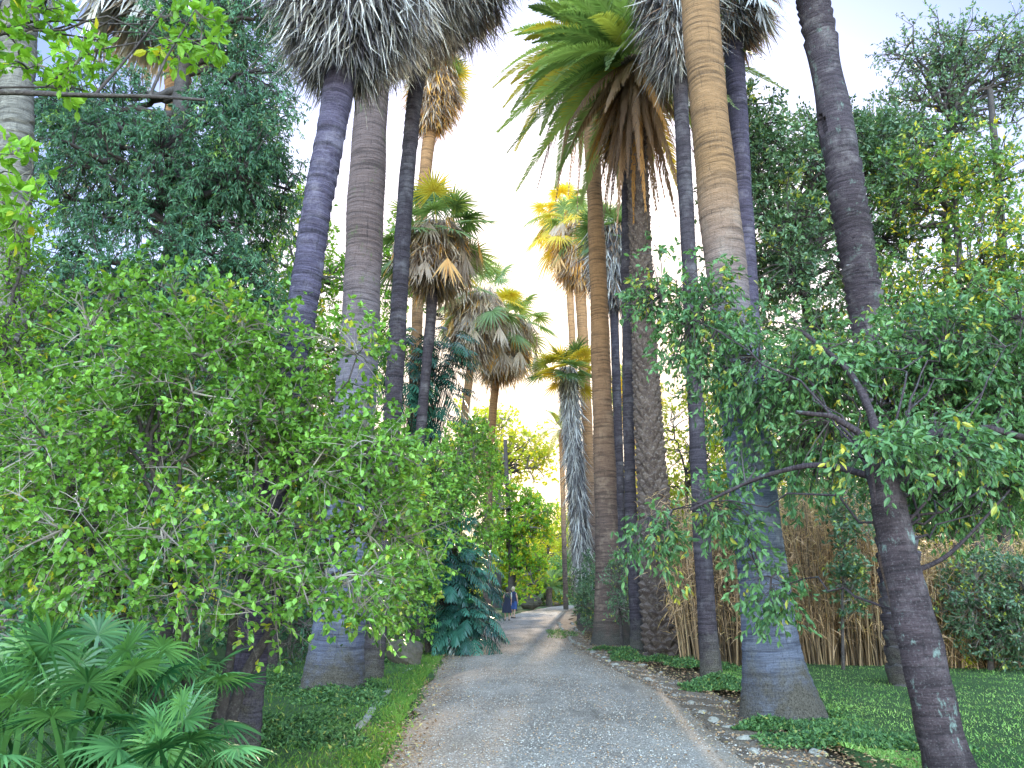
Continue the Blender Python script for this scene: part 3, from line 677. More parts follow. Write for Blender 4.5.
fan_palm('palm behind the dark slim one with orange lit tan skirt', [(404, 640, 13), (410, 500, 12), (416, 350, 11), (422, 200, 12), (430, 130, 13), (437, 78, 12)], 30, None, 'bark_tan', 'ring',
         dict(nleaf=22, R0=1.0, pet=1.1, yel=.75, elev=(60, -10)), dict(length=2.6, rmax=1.05, n=4200, L=(.5, 1.1), W=.05, knee=.5, ylw=.3), seed=4, thatch='thatch_warm', step=.05, segs=20)  # orange sunlight on skirt and crown is put into their tints
fan_palm('mid height palm left of the path with spread fan crown and drooping tan leaves', [(408, 650, 16), (415, 540, 12), (420, 440, 11), (425, 380, 11), (431, 318, 11), (437, 235, 11)], 24, None, 'bark_dark', 'coarse',
         dict(nleaf=26, R0=1.15, pet=1.5, elev=(85, -25), yel=.08, tint_hi=.9, droop=.5), dict(length=2.0, rmax=.95, n=3000, L=(.5, 1.0), W=.05, knee=.5, ylw=.15, out=.6), seed=5, thatch='thatch_warm', step=.05, segs=20, hang=dict(r=1.5, n=60, ylw=.15, R0=1.0, drop=(0, 1.6)))
fan_palm('shorter palm with brown shaggy skirt nearest the open sky, left of the path', [(487, 625, 9), (488, 520, 8), (490, 450, 8), (495, 385, 8), (508, 325, 8)], 41, None, 'bark_tan', 'ring',
         dict(nleaf=26, R0=1.3, pet=1.9, elev=(80, -35), yel=.3, tint_lo=.4, droop=.6), dict(length=3.2, rmax=1.15, n=3000, L=(.7, 1.5), W=.07, knee=.5, ylw=.1, out=.5, lo=.3), seed=6, thatch='thatch_warm', step=.08, segs=16, hang=dict(r=2, n=70, ylw=.2, R0=1.3, drop=(0, 2.4)))
fan_palm('palm with brown skirt half hidden between two other crowns, left of the path', [(452, 628, 9), (458, 500, 8), (463, 430, 8), (470, 370, 8), (479, 300, 8)], 37, None, 'bark_tan', 'ring',
         dict(nleaf=26, R0=1.2, pet=1.8, elev=(80, -35), yel=.3, droop=.6), dict(length=3.2, rmax=1.1, n=3000, L=(.7, 1.4), W=.065, knee=.5, ylw=.1, out=.5, lo=.2), seed=7, thatch='thatch_warm', step=.08, segs=16, hang=dict(r=1.8, n=60, ylw=.1, R0=1.2, drop=(0, 2.2)))
# right of the path
fan_palm('dark leaning palm trunk with stepped rings, its foot hidden behind the gnarled tree', [(912, 690, 42), (906, 640, 37), (896, 530, 34), (883, 420, 33), (868, 325, 32), (857, 250, 31), (836, 125, 29), (813, 0, 27), (788, -120, 26)], gy_(912, 690), None, 'bark_step', 'step',
         dict(nleaf=28, R0=.9, pet=1.1), dict(length=1.6, rmax=.8, n=2500, L=(.4, .9), W=.03), seed=8)
fan_palm('massive palm with swollen blue grey base on the right edge of the path', [(783, 722, 92), (779, 700, 74), (777, 685, 65), (774, 665, 60), (770, 635, 56), (762, 570, 50), (752, 490, 46), (742, 400, 43), (730, 300, 41), (716, 180, 39), (704, 60, 37), (695, -60, 35), (686, -220, 33)], gy_(783, 722), None, 'bark_blue_tan', 'smooth',
         dict(nleaf=28, R0=.9, pet=1.2), dict(length=2, rmax=1.0, n=3000, L=(.5, .9), W=.03), seed=9)
fan_palm('thin dark palm just left of the massive trunk with a long grey skirt', [(712, 682, 24), (709, 650, 20), (703, 560, 18), (698, 450, 17), (692, 320, 16), (686, 200, 15), (681, 100, 15), (676, 0, 14), (673, -60, 14)], gy_(712, 682), None, 'bark_dark', 'ring',
         dict(nleaf=26, R0=.9, pet=1.1), dict(length=3.6, rmax=.72, n=9000, L=(.5, 1.1), W=.03, knee=.5, core=.6, ylw=.1), seed=10, segs=24)
fan_palm('palm partly hidden behind the massive trunk with purple brown skirt to its right', [(772, 668, 26), (764, 560, 23), (755, 400, 21), (746, 260, 20), (738, 120, 20), (732, 20, 20), (728, -50, 19)], 17.5, None, 'bark_purple', 'ring',
         dict(nleaf=26, R0=1.0, pet=1.2), dict(length=2.9, rmax=1.15, n=7500, L=(.5, 1.1), W=.035, knee=.6, ylw=.35, core=.6), seed=11, segs=24, hang=dict(r=1.0, n=14, R0=1.2, drop=(1.5, 2.6)))
fan_palm('smooth brown palm with swollen base standing third in line on the right side', [(613, 646, 52), (611, 634, 36), (609, 600, 27), (607, 540, 24), (603, 420, 21), (599, 300, 18), (595, 200, 16), (590, 110, 15), (588, 70, 14)], gy_(613, 646), None, 'bark_tan', 'ring', None, None, seed=12, step=.05, segs=24)
fan_palm('thinnest dark palm trunk between the smooth brown one and the diamond patterned one', [(638, 652, 17), (636, 620, 14), (631, 520, 13), (628, 400, 12), (627, 280, 12), (627, 190, 12), (628, 90, 11)], gy_(638, 652), None, 'bark_dark', 'coarse',
         dict(nleaf=20, R0=.9, pet=1.0, tint_hi=.6), dict(length=2.5, rmax=.8, n=3000, L=(.5, 1.1), W=.04, ylw=.3), seed=13, step=.05, segs=18, thatch='thatch_warm')
fan_palm('palm wrapped in shaggy grey dead leaves nearly down to the ground', [(585, 626, 18), (584, 600, 14), (580, 500, 13), (575, 430, 12), (568, 372, 10)], 39, None, 'bark_dark', 'coarse',
         dict(nleaf=30, R0=1.3, pet=1.3, yel=.6, elev=(70, -20)), dict(length=11.2, rmax=.33, n=8000, L=(.5, 1.2), W=.05, knee=.1, out=.02, topfac=1.25, core=.85, lo=.1), seed=14, step=.08, segs=16)
fan_palm('tall far palm with yellow lit fan crown beside the brown trunk', [(592, 622, 12), (590, 500, 11), (586, 400, 11), (581, 300, 11), (576, 232, 10)], 43, None, 'bark_tan', 'ring',
         dict(nleaf=26, R0=1.35, pet=2.0, yel=.6, tint_lo=.5, elev=(80, -45), droop=.8), dict(length=3.4, rmax=1.1, n=3000, L=(.8, 1.6), W=.08, ylw=.4, out=.5, lo=.3), seed=15, thatch='thatch_warm', step=.08, segs=16, hang=dict(r=2, n=40, ylw=.6, R0=1.4, drop=(0, 2)))  # yellow sunlight on this crown is put into its leaf tint
fan_palm('slender far palm with yellow crown leaning left of its neighbour against the sky', [(582, 614, 7), (577, 450, 7), (572, 330, 7), (565, 215, 7)], 56, None, 'bark_tan', 'ring',
         dict(nleaf=26, R0=1.6, pet=2.3, yel=.6, tint_lo=.5, elev=(80, -45), droop=.8), dict(length=3.5, rmax=1.3, n=1800, L=(.9, 1.8), W=.1, ylw=.5, out=.5, lo=.3), seed=16, thatch='thatch_warm', step=.1, segs=14, hang=dict(r=2, n=40, ylw=.6, R0=1.5, drop=(0, 2)))  # crown's yellow is sunlight put into the leaf tint
fan_palm('palm with dark drooping skirt seen between the brown trunk and the thinnest trunk', [(622, 636, 12), (620, 500, 10), (617, 400, 9), (614, 310, 9), (612, 235, 9)], 33, None, 'bark_dark', 'ring',
         dict(nleaf=26, R0=1.0, pet=1.2, yel=.1), dict(length=3.4, rmax=.95, n=3500, L=(.7, 1.4), W=.06, knee=.5, ylw=.15, core=.7), seed=17, step=.08, segs=16)
fan_palm('far small palm with yellow leaves low behind the right hand trunks', [(640, 612, 8), (637, 480, 7), (634, 395, 7)], 60, None, 'bark_tan', 'ring',
         dict(nleaf=34, R0=1.7, pet=1.8, yel=.7, tint_lo=.5, elev=(80, -35)), dict(length=3, rmax=1.1, n=1200, L=(.9, 1.8), W=.1, ylw=.4), seed=18, step=.1, segs=14, thatch='thatch_warm')
fan_palm('grey stout palm at far left edge with hanging dead leaves above the evergreen tree', [(186, 640, 28), (184, 400, 26), (180, 200, 24), (176, 60, 22), (172, -60, 22)], 23.5, None, 'bark_tan', 'ring',
         dict(nleaf=24, R0=1.1, pet=1.4), dict(length=2.4, rmax=1.3, n=1800, L=(.8, 1.8), W=.05, out=.6), seed=19, segs=20, step=.05, hang=dict(r=2.2, n=110, R0=2.2, drop=(.5, 3.6)))
# date palms
feather_palm('date palm with diamond patterned trunk and a full green crown over brown hanging fronds', [(667, 657, 42), (664, 630, 42), (658, 580, 36), (652, 480, 29), (646, 380, 25), (641, 260, 21), (637, 160, 20), (633, 60, 21)], gy_(667, 657), None, 'bark_boots', 'plain', 90, 80, 3.8, yel=.15, seed=1, ll=.52, nl=75, live_el=(80, -22))
feather_palm('smooth trunked palm top bearing yellow green arching fronds left of the date palm', [(612, 648, 10), (600, 300, 10), (592, 95, 13), (588, 45, 12)], 26, None, 'bark_tan', 'ring', 84, 60, 3.7, boots=False, yel=.25, live_el=(80, -30), nl=75, ll=.52, deadL=1.0)
feather_palm('small far date palm with stout trunk at the bend of the path', [(549, 605, 7), (549, 598, 6), (549, 588, 7)], 84, None, 'bark_tan', 'plain', 34, 0, 3.6, boots=False, yel=.3, group=None, live_el=(80, -5), nl=30, ll=.5)
feather_palm('bright far date palm low against the sky beside the shaggy trunk', [(566, 612, 5), (563, 500, 5), (561, 430, 5)], 66, None, 'bark_tan', 'plain', 30, 0, 3.4, boots=False, yel=.6, group=None, nl=30, ll=.5)

# ------------------------------------------------------------------ trees and shrubs
tree('shrub', 'large loose green shrub with many bare twigs filling the left foreground', 'shrub',
     [[P(205, 775, 7.6), P(228, 680, 7.6), P(236, 600, 7.5), P(262, 500, 7.6)], [P(195, 775, 7.5), P(186, 650, 7.4), P(168, 560, 7.3), P(150, 450, 7.4)], [P(180, 772, 7.3), P(140, 640, 7.2), P(90, 560, 7.0), P(60, 480, 7)], [P(212, 775, 7.7), P(250, 660, 7.9), P(310, 580, 8.1), P(370, 520, 8.3)]], .06,
     [BL(150, 430, 7.5, 150, 95, 1.1), BL(55, 500, 6.8, 85, 110, .9), BL(300, 470, 7.9, 110, 95, .9), BL(290, 590, 7.2, 120, 45, .7), BL(190, 350, 7.6, 120, 40, .7), BL(130, 300, 7.6, 70, 22, .4), BL(240, 310, 7.7, 60, 25, .4), BL(340, 345, 8, 45, 25, .4), BL(395, 530, 8.4, 55, 100, .7), BL(345, 440, 8.4, 60, 60, .5), BL(265, 430, 7.7, 60, 70, .4), BL(140, 560, 6.8, 150, 50, .8)],
     680, 60, .42, 6, 9, .072, .62, 'leaf_shrub', 'wood', 'twig_pale', .12, yel=.01, cyel=.04, tpl=LEAF_BIG, shell=.5, flat=.8, twig_r=.0034, up=.25, limb_r=.022)
tree('shrub', 'smaller green shrub beyond the slim dark palm, left of the big glossy climber', 'shrub',
     [[np.array([*G(430, 655)[:2], -.1]), P(425, 600, 21), P(420, 520, 21)]], .09,
     [BL(425, 500, 20, 45, 60, 1.3), BL(470, 460, 23, 30, 50, 1.5), BL(400, 590, 18.5, 45, 55, 1), BL(455, 530, 22, 40, 60, 1.3)], 420, 24, .4, 5, 8, .12, .55, 'leaf_shrub', droop=.15, tpl=LEAF_BIG, flat=.7, cyel=.05)
tree('evergreen_tree', 'huge dark blue green evergreen tree with hanging foliage at upper left', 'tree',
     [[np.array([*P(160, 640, 20)[:2], -.2]), P(165, 500, 20), P(172, 300, 20), P(180, 150, 20.5), P(185, 20, 21)]], .45,
     [BL(80, 110, 21, 90, 60, 2.0), BL(110, 170, 20, 95, 80, 2.0), BL(215, 190, 20, 75, 110, 2.3), BL(150, 300, 19, 130, 100, 2.3), BL(258, 100, 21, 42, 65, 1.5), BL(50, 330, 17, 60, 80, 2), BL(245, 330, 20, 55, 80, 2), BL(215, 20, 21, 80, 70, 2), BL(250, 160, 20, 55, 80, 1.8), BL(120, 400, 18, 130, 70, 2)],
     1900, 75, .55, 6, 11, .17, .30, 'leaf_blue', 'wood', 'twig_dark', .45, yel=.01, cyel=.06, hang=.5, shell=.4, flat=.5, twig_r=.008, up=.1)
tree('broadleaf_tree', 'bright green leafy tree at the left edge in front of the evergreen', 'tree',
     [[np.array([*P(-30, 640, 13)[:2], -.2]), P(-10, 500, 13), P(0, 380, 13)]], .14, [BL(20, 330, 13, 45, 80, 1.0), BL(0, 240, 12.5, 35, 50, .8), BL(10, 430, 12.5, 60, 60, 1), BL(-5, 560, 12.5, 50, 90, 1)], 330, 16, .45, 5, 8, .10, .45, 'leaf_bright', droop=.2, shell=.5, ltint=(0, .8))
tree('broadleaf_tree', 'light green tree seen between the leaning purple trunk and the evergreen', 'tree',
     [[np.array([*P(300, 625, 30)[:2], -.2]), P(300, 500, 30), P(300, 380, 30), P(300, 280, 30)]], .25, [BL(300, 260, 30, 45, 80, 2), BL(330, 330, 30, 50, 80, 2), BL(270, 360, 29, 60, 80, 2), BL(395, 300, 32, 30, 100, 2)], 420, 30, .8, 4, 9, .22, .45, 'leaf_bright', droop=.1, twig_r=.01, ltint=(0, .8))
tree('broadleaf_tree', 'dark leafy tree filling the shade behind the large left shrub', 'tree',
     [[np.array([*P(100, 680, 14)[:2], -.2]), P(100, 600, 14.5), P(105, 500, 15)], [np.array([*P(270, 670, 16)[:2], -.2]), P(275, 600, 16), P(270, 500, 16)]], .13, [BL(60, 500, 13.5, 110, 90, 1.8), BL(180, 560, 15, 90, 90, 1.8), BL(280, 500, 17, 60, 110, 1.6), BL(60, 610, 12, 90, 60, 1.3), BL(280, 620, 18, 60, 50, 1.5)], 620, 30, .6, 4, 8, .14, .45, 'leaf_blue', droop=.2, twig_r=.006)
tree('broadleaf_tree', 'green tree with yellow lit open top left of the path near its bend', 'tree',
     [[np.array([*P(512, 612, 60)[:2], -.2]), P(512, 560, 60), P(508, 500, 60), P(505, 440, 60)]], .3, [BL(512, 540, 60, 22, 40, 2), BL(534, 520, 60, 16, 26, 2), BL(528, 575, 60, 20, 18, 2), BL(500, 500, 60, 16, 22, 2)], 230, 24, .9, 4, 9, .34, .5, 'leaf_bright', twig_r=.02, ltint=(.1, 1), cyel=.35)
tree('broadleaf_tree', 'sparse yellow leaved tree glowing against the sky, left of the path', 'tree',
     [[np.array([*P(497, 608, 70)[:2], -.2]), P(498, 540, 70), P(500, 470, 70)]], .35, [BL(505, 450, 70, 40, 38, 4), BL(538, 460, 72, 18, 30, 3), BL(470, 440, 68, 25, 50, 3)], 200, 40, 1.4, 3, 7, .42, .6, 'leaf_suntint', twig_r=.025, shell=.6)
# far bushes, some with sunlight put into a brighter leaf colour
for k, (px, py, Yd, rx, ry, mt, lab) in enumerate(((532, 588, 88, 22, 16, 'leaf_mix', 'green rounded bush behind the two walkers'), (572, 580, 92, 20, 24, 'leaf_mix', 'bright green bush right of the small far date palm'), (548, 545, 100, 34, 42, 'leaf_suntint', 'tall yellow green sunlit bush behind the small far date palm'), (500, 575, 80, 20, 26, 'leaf_mix', 'green bush left of the two walkers'), (590, 540, 96, 30, 50, 'leaf_suntint', 'yellow sunlit bush behind the shaggy palm'), (640, 540, 70, 40, 60, 'leaf_suntint', 'yellow green bush behind the diamond trunked date palm'), (690, 540, 52, 45, 70, 'leaf_mix', 'green bush glimpsed between the date palm and the massive trunk'))):
    tree('bush', lab, 'bush', [[np.array([*P(px, 608, Yd)[:2], -.2]), P(px, py + ry * .4, Yd), P(px, py, Yd)]], .2, [BL(px, py, Yd, rx, ry, 3)], 170, 8, 1.3, 3, 8, .45 if Yd > 60 else .3, .5, mt, twig_r=.02)
# ring of trees behind, both sides
gl = 'trees forming the far background'
for k, (X0, Y0, h, r, mt, lab) in enumerate(((-9, 33, 11, 3.2, 'leaf_blue', 'dark tree closing the background behind the left palms'), (-6.2, 46, 9, 2.6, 'leaf_mix', 'mid green tree far left of the path behind the glossy climber'), (-15, 29, 13, 4, 'leaf_blue', 'tall shaded tree behind the evergreen'), (-23, 27, 13, 5, 'leaf_blue', 'dark tree at the far left edge of the background'), (-8, 62, 11, 4, 'leaf_mix', 'green tree beyond the brown skirted palms'),
                                             (12, 33, 7.5, 3.4, 'leaf_mix', 'low green tree behind the dry canes, left part'), (19, 27, 9, 4.5, 'leaf_mix', 'sunlit green tree behind the dry canes, right part'), (27, 30, 12, 5, 'leaf_mix', 'green tree at the far right edge of the background'), (9, 60, 7, 3.5, 'leaf_suntint', 'yellow lit tree beyond the right hand palms'), (15, 50, 8.5, 4, 'leaf_mix', 'green tree beyond the thin dark palm on the right'))):
    tree('background_tree', lab, 'tree', [[np.array([X0, Y0, -.2]), np.array([X0, Y0, h * .3]), np.array([X0 + .3, Y0, h * .7])]], .25,
         [(np.array([X0, Y0, h * .62]), np.array([r, r, h * .38])), (np.array([X0 + r * .4, Y0 - 1, h * .3]), np.array([r, r * .8, h * .3]))], 330, 16, 1.0, 4, 8, .30, .5, mt, twig_r=.012, group=None)
mb = MB(); n = 42000; th = rng.uniform(-1.2, 1.2, n); rr = rng.uniform(118, 150, n); hh = 9 + 3 * np.sin(th * 9) + 2 * np.sin(th * 23 + 1) + 1.2 * np.sin(th * 61)
p = np.stack([np.sin(th) * rr, np.cos(th) * rr, rng.random(n) ** .8 * hh], 1)
cl = np.clip(.5 + .4 * np.sin(p[:, 0] * .5) + .3 * np.sin(p[:, 2] * 1.1 + p[:, 0]), 0, 1); leaves(mb, p, rdir(n), nrm(UP * .5 + rdir(n)), 1.1, .7, tints(n, 0, 1, .2, base=cl))
tag(mb.build('distant_woodland', M['leaf_suntint']), kind='stuff')

# right side
tree('evergreen_tree', 'grey green evergreen tree filling the middle right behind the massive palm', 'tree',
     [[np.array([*P(850, 660, 20)[:2], -.2]), P(840, 500, 20), P(815, 380, 20), P(800, 250, 20)]], .25,
     [BL(760, 190, 19, 55, 75, 1.3), BL(825, 160, 20, 75, 60, 1.5), BL(790, 275, 19, 90, 75, 1.8), BL(800, 400, 19, 100, 80, 1.6), BL(880, 240, 20, 60, 100, 1.5), BL(870, 150, 20, 60, 40, 1.3), BL(750, 130, 19, 30, 40, 1)],
     1150, 60, .55, 5, 8, .15, .5, 'leaf_ever', 'wood', 'twig_dark', .05, cyel=.05, yel=.01, shell=.5, twig_r=.007, up=.45)
tree('broadleaf_tree', 'tall open tree with small dark leaves and yellow lit patches at upper right', 'tree',
     [[np.array([*P(985, 660, 19)[:2], -.2]), P(975, 500, 19), P(965, 350, 19), P(955, 200, 19)], [np.array([*P(1000, 660, 19)[:2], -.2]), P(1010, 400, 19), P(1000, 200, 19), P(990, 90, 19)]], .17,
     [BL(960, 190, 19, 90, 60, 1.6), BL(1000, 290, 18, 70, 90, 1.6), BL(920, 330, 18.5, 80, 80, 1.5), BL(1040, 400, 17.5, 60, 120, 1.6), BL(960, 450, 19, 90, 60, 1.4)],
     820, 50, .6, 5, 8, .15, .5, 'leaf_mix', 'wood', 'twig_dark', .05, cyel=.3, yel=.08, shell=.55, twig_r=.007, up=.3)  # backlit yellow patches are put into the leaf tint by cluster
tree('broadleaf_tree', 'sparse twiggy tree top silhouetted on the blue sky in the upper right corner', 'tree',
     [[np.array([*P(955, 655, 21)[:2], -.2]), P(950, 400, 21), P(945, 200, 21), P(950, 110, 21)]], .16,
     [BL(945, 75, 21, 70, 60, 1.6), BL(1015, 70, 21, 45, 60, 1.4), BL(920, 140, 21, 70, 50, 1.4)], 330, 70, .6, 6, 7, .13, .5, 'leaf_ever', 'wood', 'twig_dark', .0, cyel=.02, shell=.6, twig_r=.01, up=.5)
tree('broadleaf_tree', 'gnarled leaning dark trunked tree in the right foreground spreading leafy sprays', 'tree',
     [[P(955, 800, 7.1), P(944, 755, 7.15), P(925, 670, 7.2), P(905, 580, 7.3), P(889, 500, 7.4), P(880, 462, 7.5)]], .205,
     [BL(715, 350, 9.4, 65, 95, .5), BL(810, 370, 9.0, 90, 70, .8), BL(930, 370, 9.2, 90, 90, .9), BL(730, 515, 9.0, 40, 45, .4), BL(950, 490, 9.6, 90, 40, .8), BL(820, 450, 9.2, 80, 50, .6), BL(1010, 400, 9, 60, 110, .9), BL(660, 300, 9.6, 28, 60, .4), BL(655, 545, 9.2, 28, 32, .3), BL(770, 590, 8.8, 25, 30, .3), BL(880, 440, 6.9, 45, 30, .3), BL(960, 440, 7.2, 60, 30, .4), BL(960, 330, 8.6, 80, 50, .7)],
     800, 22, .38, 6, 7, .092, .42, 'leaf_spray', 'bark_lichen', 'twig_dark', .35, taper=.72, tpl=LEAF_BIG, yel=.02, cyel=.06, shell=.6, flat=.45, twig_r=.0035, up=.05, hang=.4, limb_r=.015,
     limbs=(([P(884, 490, 7.5), P(876, 455, 7.4), P(858, 432, 7.3), P(832, 416, 7.3), P(796, 412, 7.3)], .055), ([P(884, 495, 7.5), P(903, 452, 7.6), P(940, 430, 7.8), P(990, 428, 8), P(1050, 445, 8.2)], .085), ([P(882, 480, 7.5), P(875, 420, 7.8), P(850, 370, 8.2), P(800, 330, 8.6)], .06),
            ([P(884, 480, 7.5), P(820, 462, 7.9), P(760, 476, 8.3), P(690, 510, 8.6)], .04), ([P(903, 575, 7.35), P(940, 562, 7.3), P(965, 540, 7.3), P(1010, 490, 7.3)], .028), ([P(858, 432, 7.3), P(872, 470, 7.1), P(876, 505, 7.05)], .025)))
tree('bush', 'dark rounded bush at the right edge of the lawn', 'bush', [[np.array([*G(990, 674)[:2], -.1]), P(990, 640, gy_(990, 674))]], .06, [BL(1000, 610, gy_(990, 674), 55, 58, 1.1)], 300, 8, .35, 5, 8, .09, .5, 'leaf_ever', ltint=(0, .4))
tree('bush', 'bright yellow green low plant glowing beside the dry canes at the right', 'bush', [[np.array([*G(960, 669)[:2], -.1]), P(960, 660, gy_(960, 669))]], .03, [BL(962, 650, gy_(960, 669), 22, 20, .5)], 60, 4, .3, 5, 8, .13, .5, 'leaf_suntint')
tree('bush', 'dusty grey green bush between the shaggy palm and the smooth brown palm', 'bush', [[np.array([*P(596, 632, 30)[:2], -.1]), P(596, 600, 30), P(596, 570, 30)]], .06, [BL(592, 590, 30, 18, 36, .8), BL(586, 605, 29, 14, 20, .6)], 130, 8, .4, 4, 8, .11, .5, 'leaf_ever', cyel=.05)
tree('bush', 'dusty brownish bush in front of the smooth brown palm base', 'bush', [[np.array([*P(622, 640, 22.5)[:2], -.1]), P(620, 610, 22.5), P(618, 580, 22.5)]], .05, [BL(622, 590, 22.3, 14, 34, .5)], 70, 8, .35, 5, 5, .08, .5, 'leaf_ever', ltint=(.2, 1))
tree('bush', 'low green bush between the date palm and the thin dark palm', 'bush', [[np.array([*P(690, 650, 21)[:2], -.1]), P(690, 620, 21)]], .05, [BL(690, 590, 21.5, 25, 60, .8)], 150, 8, .4, 4, 8, .12, .5, 'leaf_ever', ltint=(0, .5))

tree('broadleaf_tree', 'yellow green tree seen between the date palm and the massive palm', 'tree', [[np.array([*P(688, 630, 33)[:2], -.2]), P(688, 560, 33), P(686, 470, 33)]], .14, [BL(690, 470, 33, 45, 90, 2.2), BL(650, 520, 34, 35, 70, 2), BL(735, 430, 33, 50, 90, 2.2)], 330, 20, .8, 4, 8, .2, .5, 'leaf_suntint', twig_r=.01, ltint=(0, .8))
tree('broadleaf_tree', 'dark green tree low behind the canes at the right edge', 'tree', [[np.array([*P(960, 645, 24)[:2], -.2]), P(955, 600, 24), P(950, 540, 24)]], .14, [BL(930, 540, 24, 80, 70, 2), BL(1030, 540, 24, 80, 90, 2), BL(850, 530, 24, 60, 50, 2)], 420, 20, .8, 4, 8, .18, .5, 'leaf_mix', twig_r=.01, ltint=(0, .6))
tree('broadleaf_tree', 'deep green tree low behind the big left shrub and the thickest left trunk', 'tree', [[np.array([*P(340, 635, 25)[:2], -.2]), P(340, 580, 25), P(340, 500, 25)]], .14, [BL(320, 520, 25, 90, 80, 2), BL(230, 520, 24, 70, 80, 2), BL(380, 560, 26, 40, 60, 1.5)], 480, 20, .8, 4, 8, .18, .5, 'leaf_blue', twig_r=.01)
tree('bush', 'dark ivy like plant climbing in front of the dry canes', 'bush', [[np.array([*P(842, 668, 16)[:2], -.1]), P(842, 600, 15.9), P(846, 500, 15.9)]], .03, [BL(846, 520, 15.8, 22, 50, .4), BL(850, 585, 15.8, 12, 30, .3)], 70, 6, .3, 4, 7, .12, .5, 'leaf_ever', ltint=(0, .5), yel=.03)
# dry cane hedge, clump by clump
for k, (px, lab) in enumerate(((722, 'dry brown cane clump behind the thin dark palm'), (765, 'dry brown cane clump hidden behind the massive palm base'), (815, 'dense dry cane clump just right of the massive palm base'), (865, 'tall dry cane clump left of the leaning ringed trunk'), (925, 'feathery tan cane clump right of the leaning ringed trunk'), (985, 'pinkish feathery cane clump at the right edge'))):
    Yc = 17.6 - .12 * k; c = np.array([*P(px, 640, Yc)[:2], 0.])
    t = thing('cane_clump', lab, 'bamboo', c, 'clumps of dry canes along the lawn')
    n = 1050; r = rng.random(n) ** .5; a = rng.uniform(0, 6.28, n); b = c + np.stack([np.cos(a) * r * .95, np.sin(a) * r * .7, 0 * a], 1)
    d = nrm(UP + np.stack([np.cos(a) * r, np.sin(a) * r, 0 * a], 1) * (.07 if k < 4 else .16) + rng.normal(0, .05, (n, 3))); H = (3.4 if k < 4 else 2.4) * rng.uniform(.5, 1.15, n)
    mb = MB(); tt = tints(n, 0, 1, .12); tt[:, 0] **= 1.6; cc = ribbons(mb, b, d, nrm(np.cross(d, rdir(n))), H, .026, .05, [1, 1, .8, .6, .4, .15], tt, curl=rng.normal(0, .04, (n, 3))); mb.build('canes', M['bamboo'], t)
    m = 9500 if k < 4 else 12500; i = rng.integers(0, n, m); j = rng.integers(1 if k > 3 else 2, 6, m); q = cc[i, j] + rng.normal(0, .12, (m, 3)); dd = nrm(rdir(m) + UP * .3)
    mb = MB(); ribbons(mb, q, dd, nrm(np.cross(dd, rdir(m))), rng.uniform(.12, .35, m), .012, .5, [.6, 1, .05], tints(m, .2, 1, .25)); mb.build('dry_leaves', M['bamboo_top'], t)

# glossy climber with big split leaves
def monstera(label, blobs, n, Lf, basepx, Yb):
    base = np.array([*P(basepx[0], basepx[1], Yb)[:2], 0.]); t = thing('climbing_plant', label, 'climber', base)
    idx = rng.integers(0, len(blobs), n); c = np.array([b[0] for b in blobs])[idx]; r = np.array([b[1] for b in blobs])[idx]; q = rdir(n); q[:, 1] = -abs(q[:, 1]); p = c + q * r * (rng.random(n) ** .3)[:, None]
    p[:, 2] = np.maximum(p[:, 2], .3)
    d = nrm(q * [.9, .9, .3] - UP * .3 + rng.normal(0, .25, (n, 3))); mb = MB()
    fronds(mb, p, d, Lf * rng.uniform(.7, 1.2, n), .35, 9, Lf * .44, Lf * .058, vang=-.12, sweep=.95, tint=tints(n, 0, 1, .03), twist=.12, rw=.02, prof=(.9, 1, .9, .4), ldroop=.35, tipmin=.35)
    mb.build('foliage', M['leaf_teal'], t)
    mb = MB(); s0 = np.stack([base[0] + rng.normal(0, .25, n), base[1] + .6 + rng.normal(0, .2, n), p[:, 2] * .55], 1); sticks(mb, s0, (s0 + p) / 2 + UP * .4, p, .014, .008, tints(n, 0, .5), 5, 4)
    tube(mb, [base + [0, .6, -.1], base + [0.05, .6, 1.2], base + [-.05, .6, np.max(p[:, 2]) * .8]], [.09, .07, .04], 8, .1); mb.build('stem', M['twig_dark'], t); return t
monstera('glossy dark teal climber with big split leaves beside the left edge of the path', [BL(450, 590, 21, 32, 55, .9), BL(465, 625, 20.5, 30, 25, .7), BL(440, 540, 21.5, 28, 45, .9), BL(475, 585, 21.8, 18, 45, .7)], 300, .58, (450, 650), 21)
monstera('dark teal climber high up between the slim palm and the mid height palm', [BL(405, 370, 26, 25, 55, 1), BL(440, 400, 27, 22, 65, 1), BL(445, 350, 27, 20, 30, 1)], 200, .85, (415, 640), 26.5)

# small fan palms in the left foreground
for k, (px, py, Yd, n, R0, pet, lab) in enumerate(((70, 790, 5.8, 46, .36, 1.0, 'low green fan palm with many stiff fans in the bottom left corner'), (165, 795, 5.5, 24, .32, .55, 'low fan palm with pale fans in front of the leaning trunk base'), (0, 800, 6.0, 28, .37, 1.0, 'dark low fan palm at the left edge'), (120, 770, 6.4, 26, .38, 1.05, 'darker fan palm behind the low fans'))):
    b = np.array([*P(px, py, Yd)[:2], 0.]); t = thing('dwarf_fan_palm', lab, 'palm', b)
    mb = MB(); tube(mb, [b - [0, 0, .1], b + [0, 0, .18], b + [.02, 0, .32]], [.07, .08, .05], 10, .03, style('coarse', k)); mb.build('trunk', M['bark_dark'], t)
    mb = MB(); fan_leaves(mb, b + UP * .3, n, R0, pet, (82, 0), .0, 1., .02, 30, droop=.5, spreadpow=1.1); mb.build('crown', M['leaf_fan'], t)

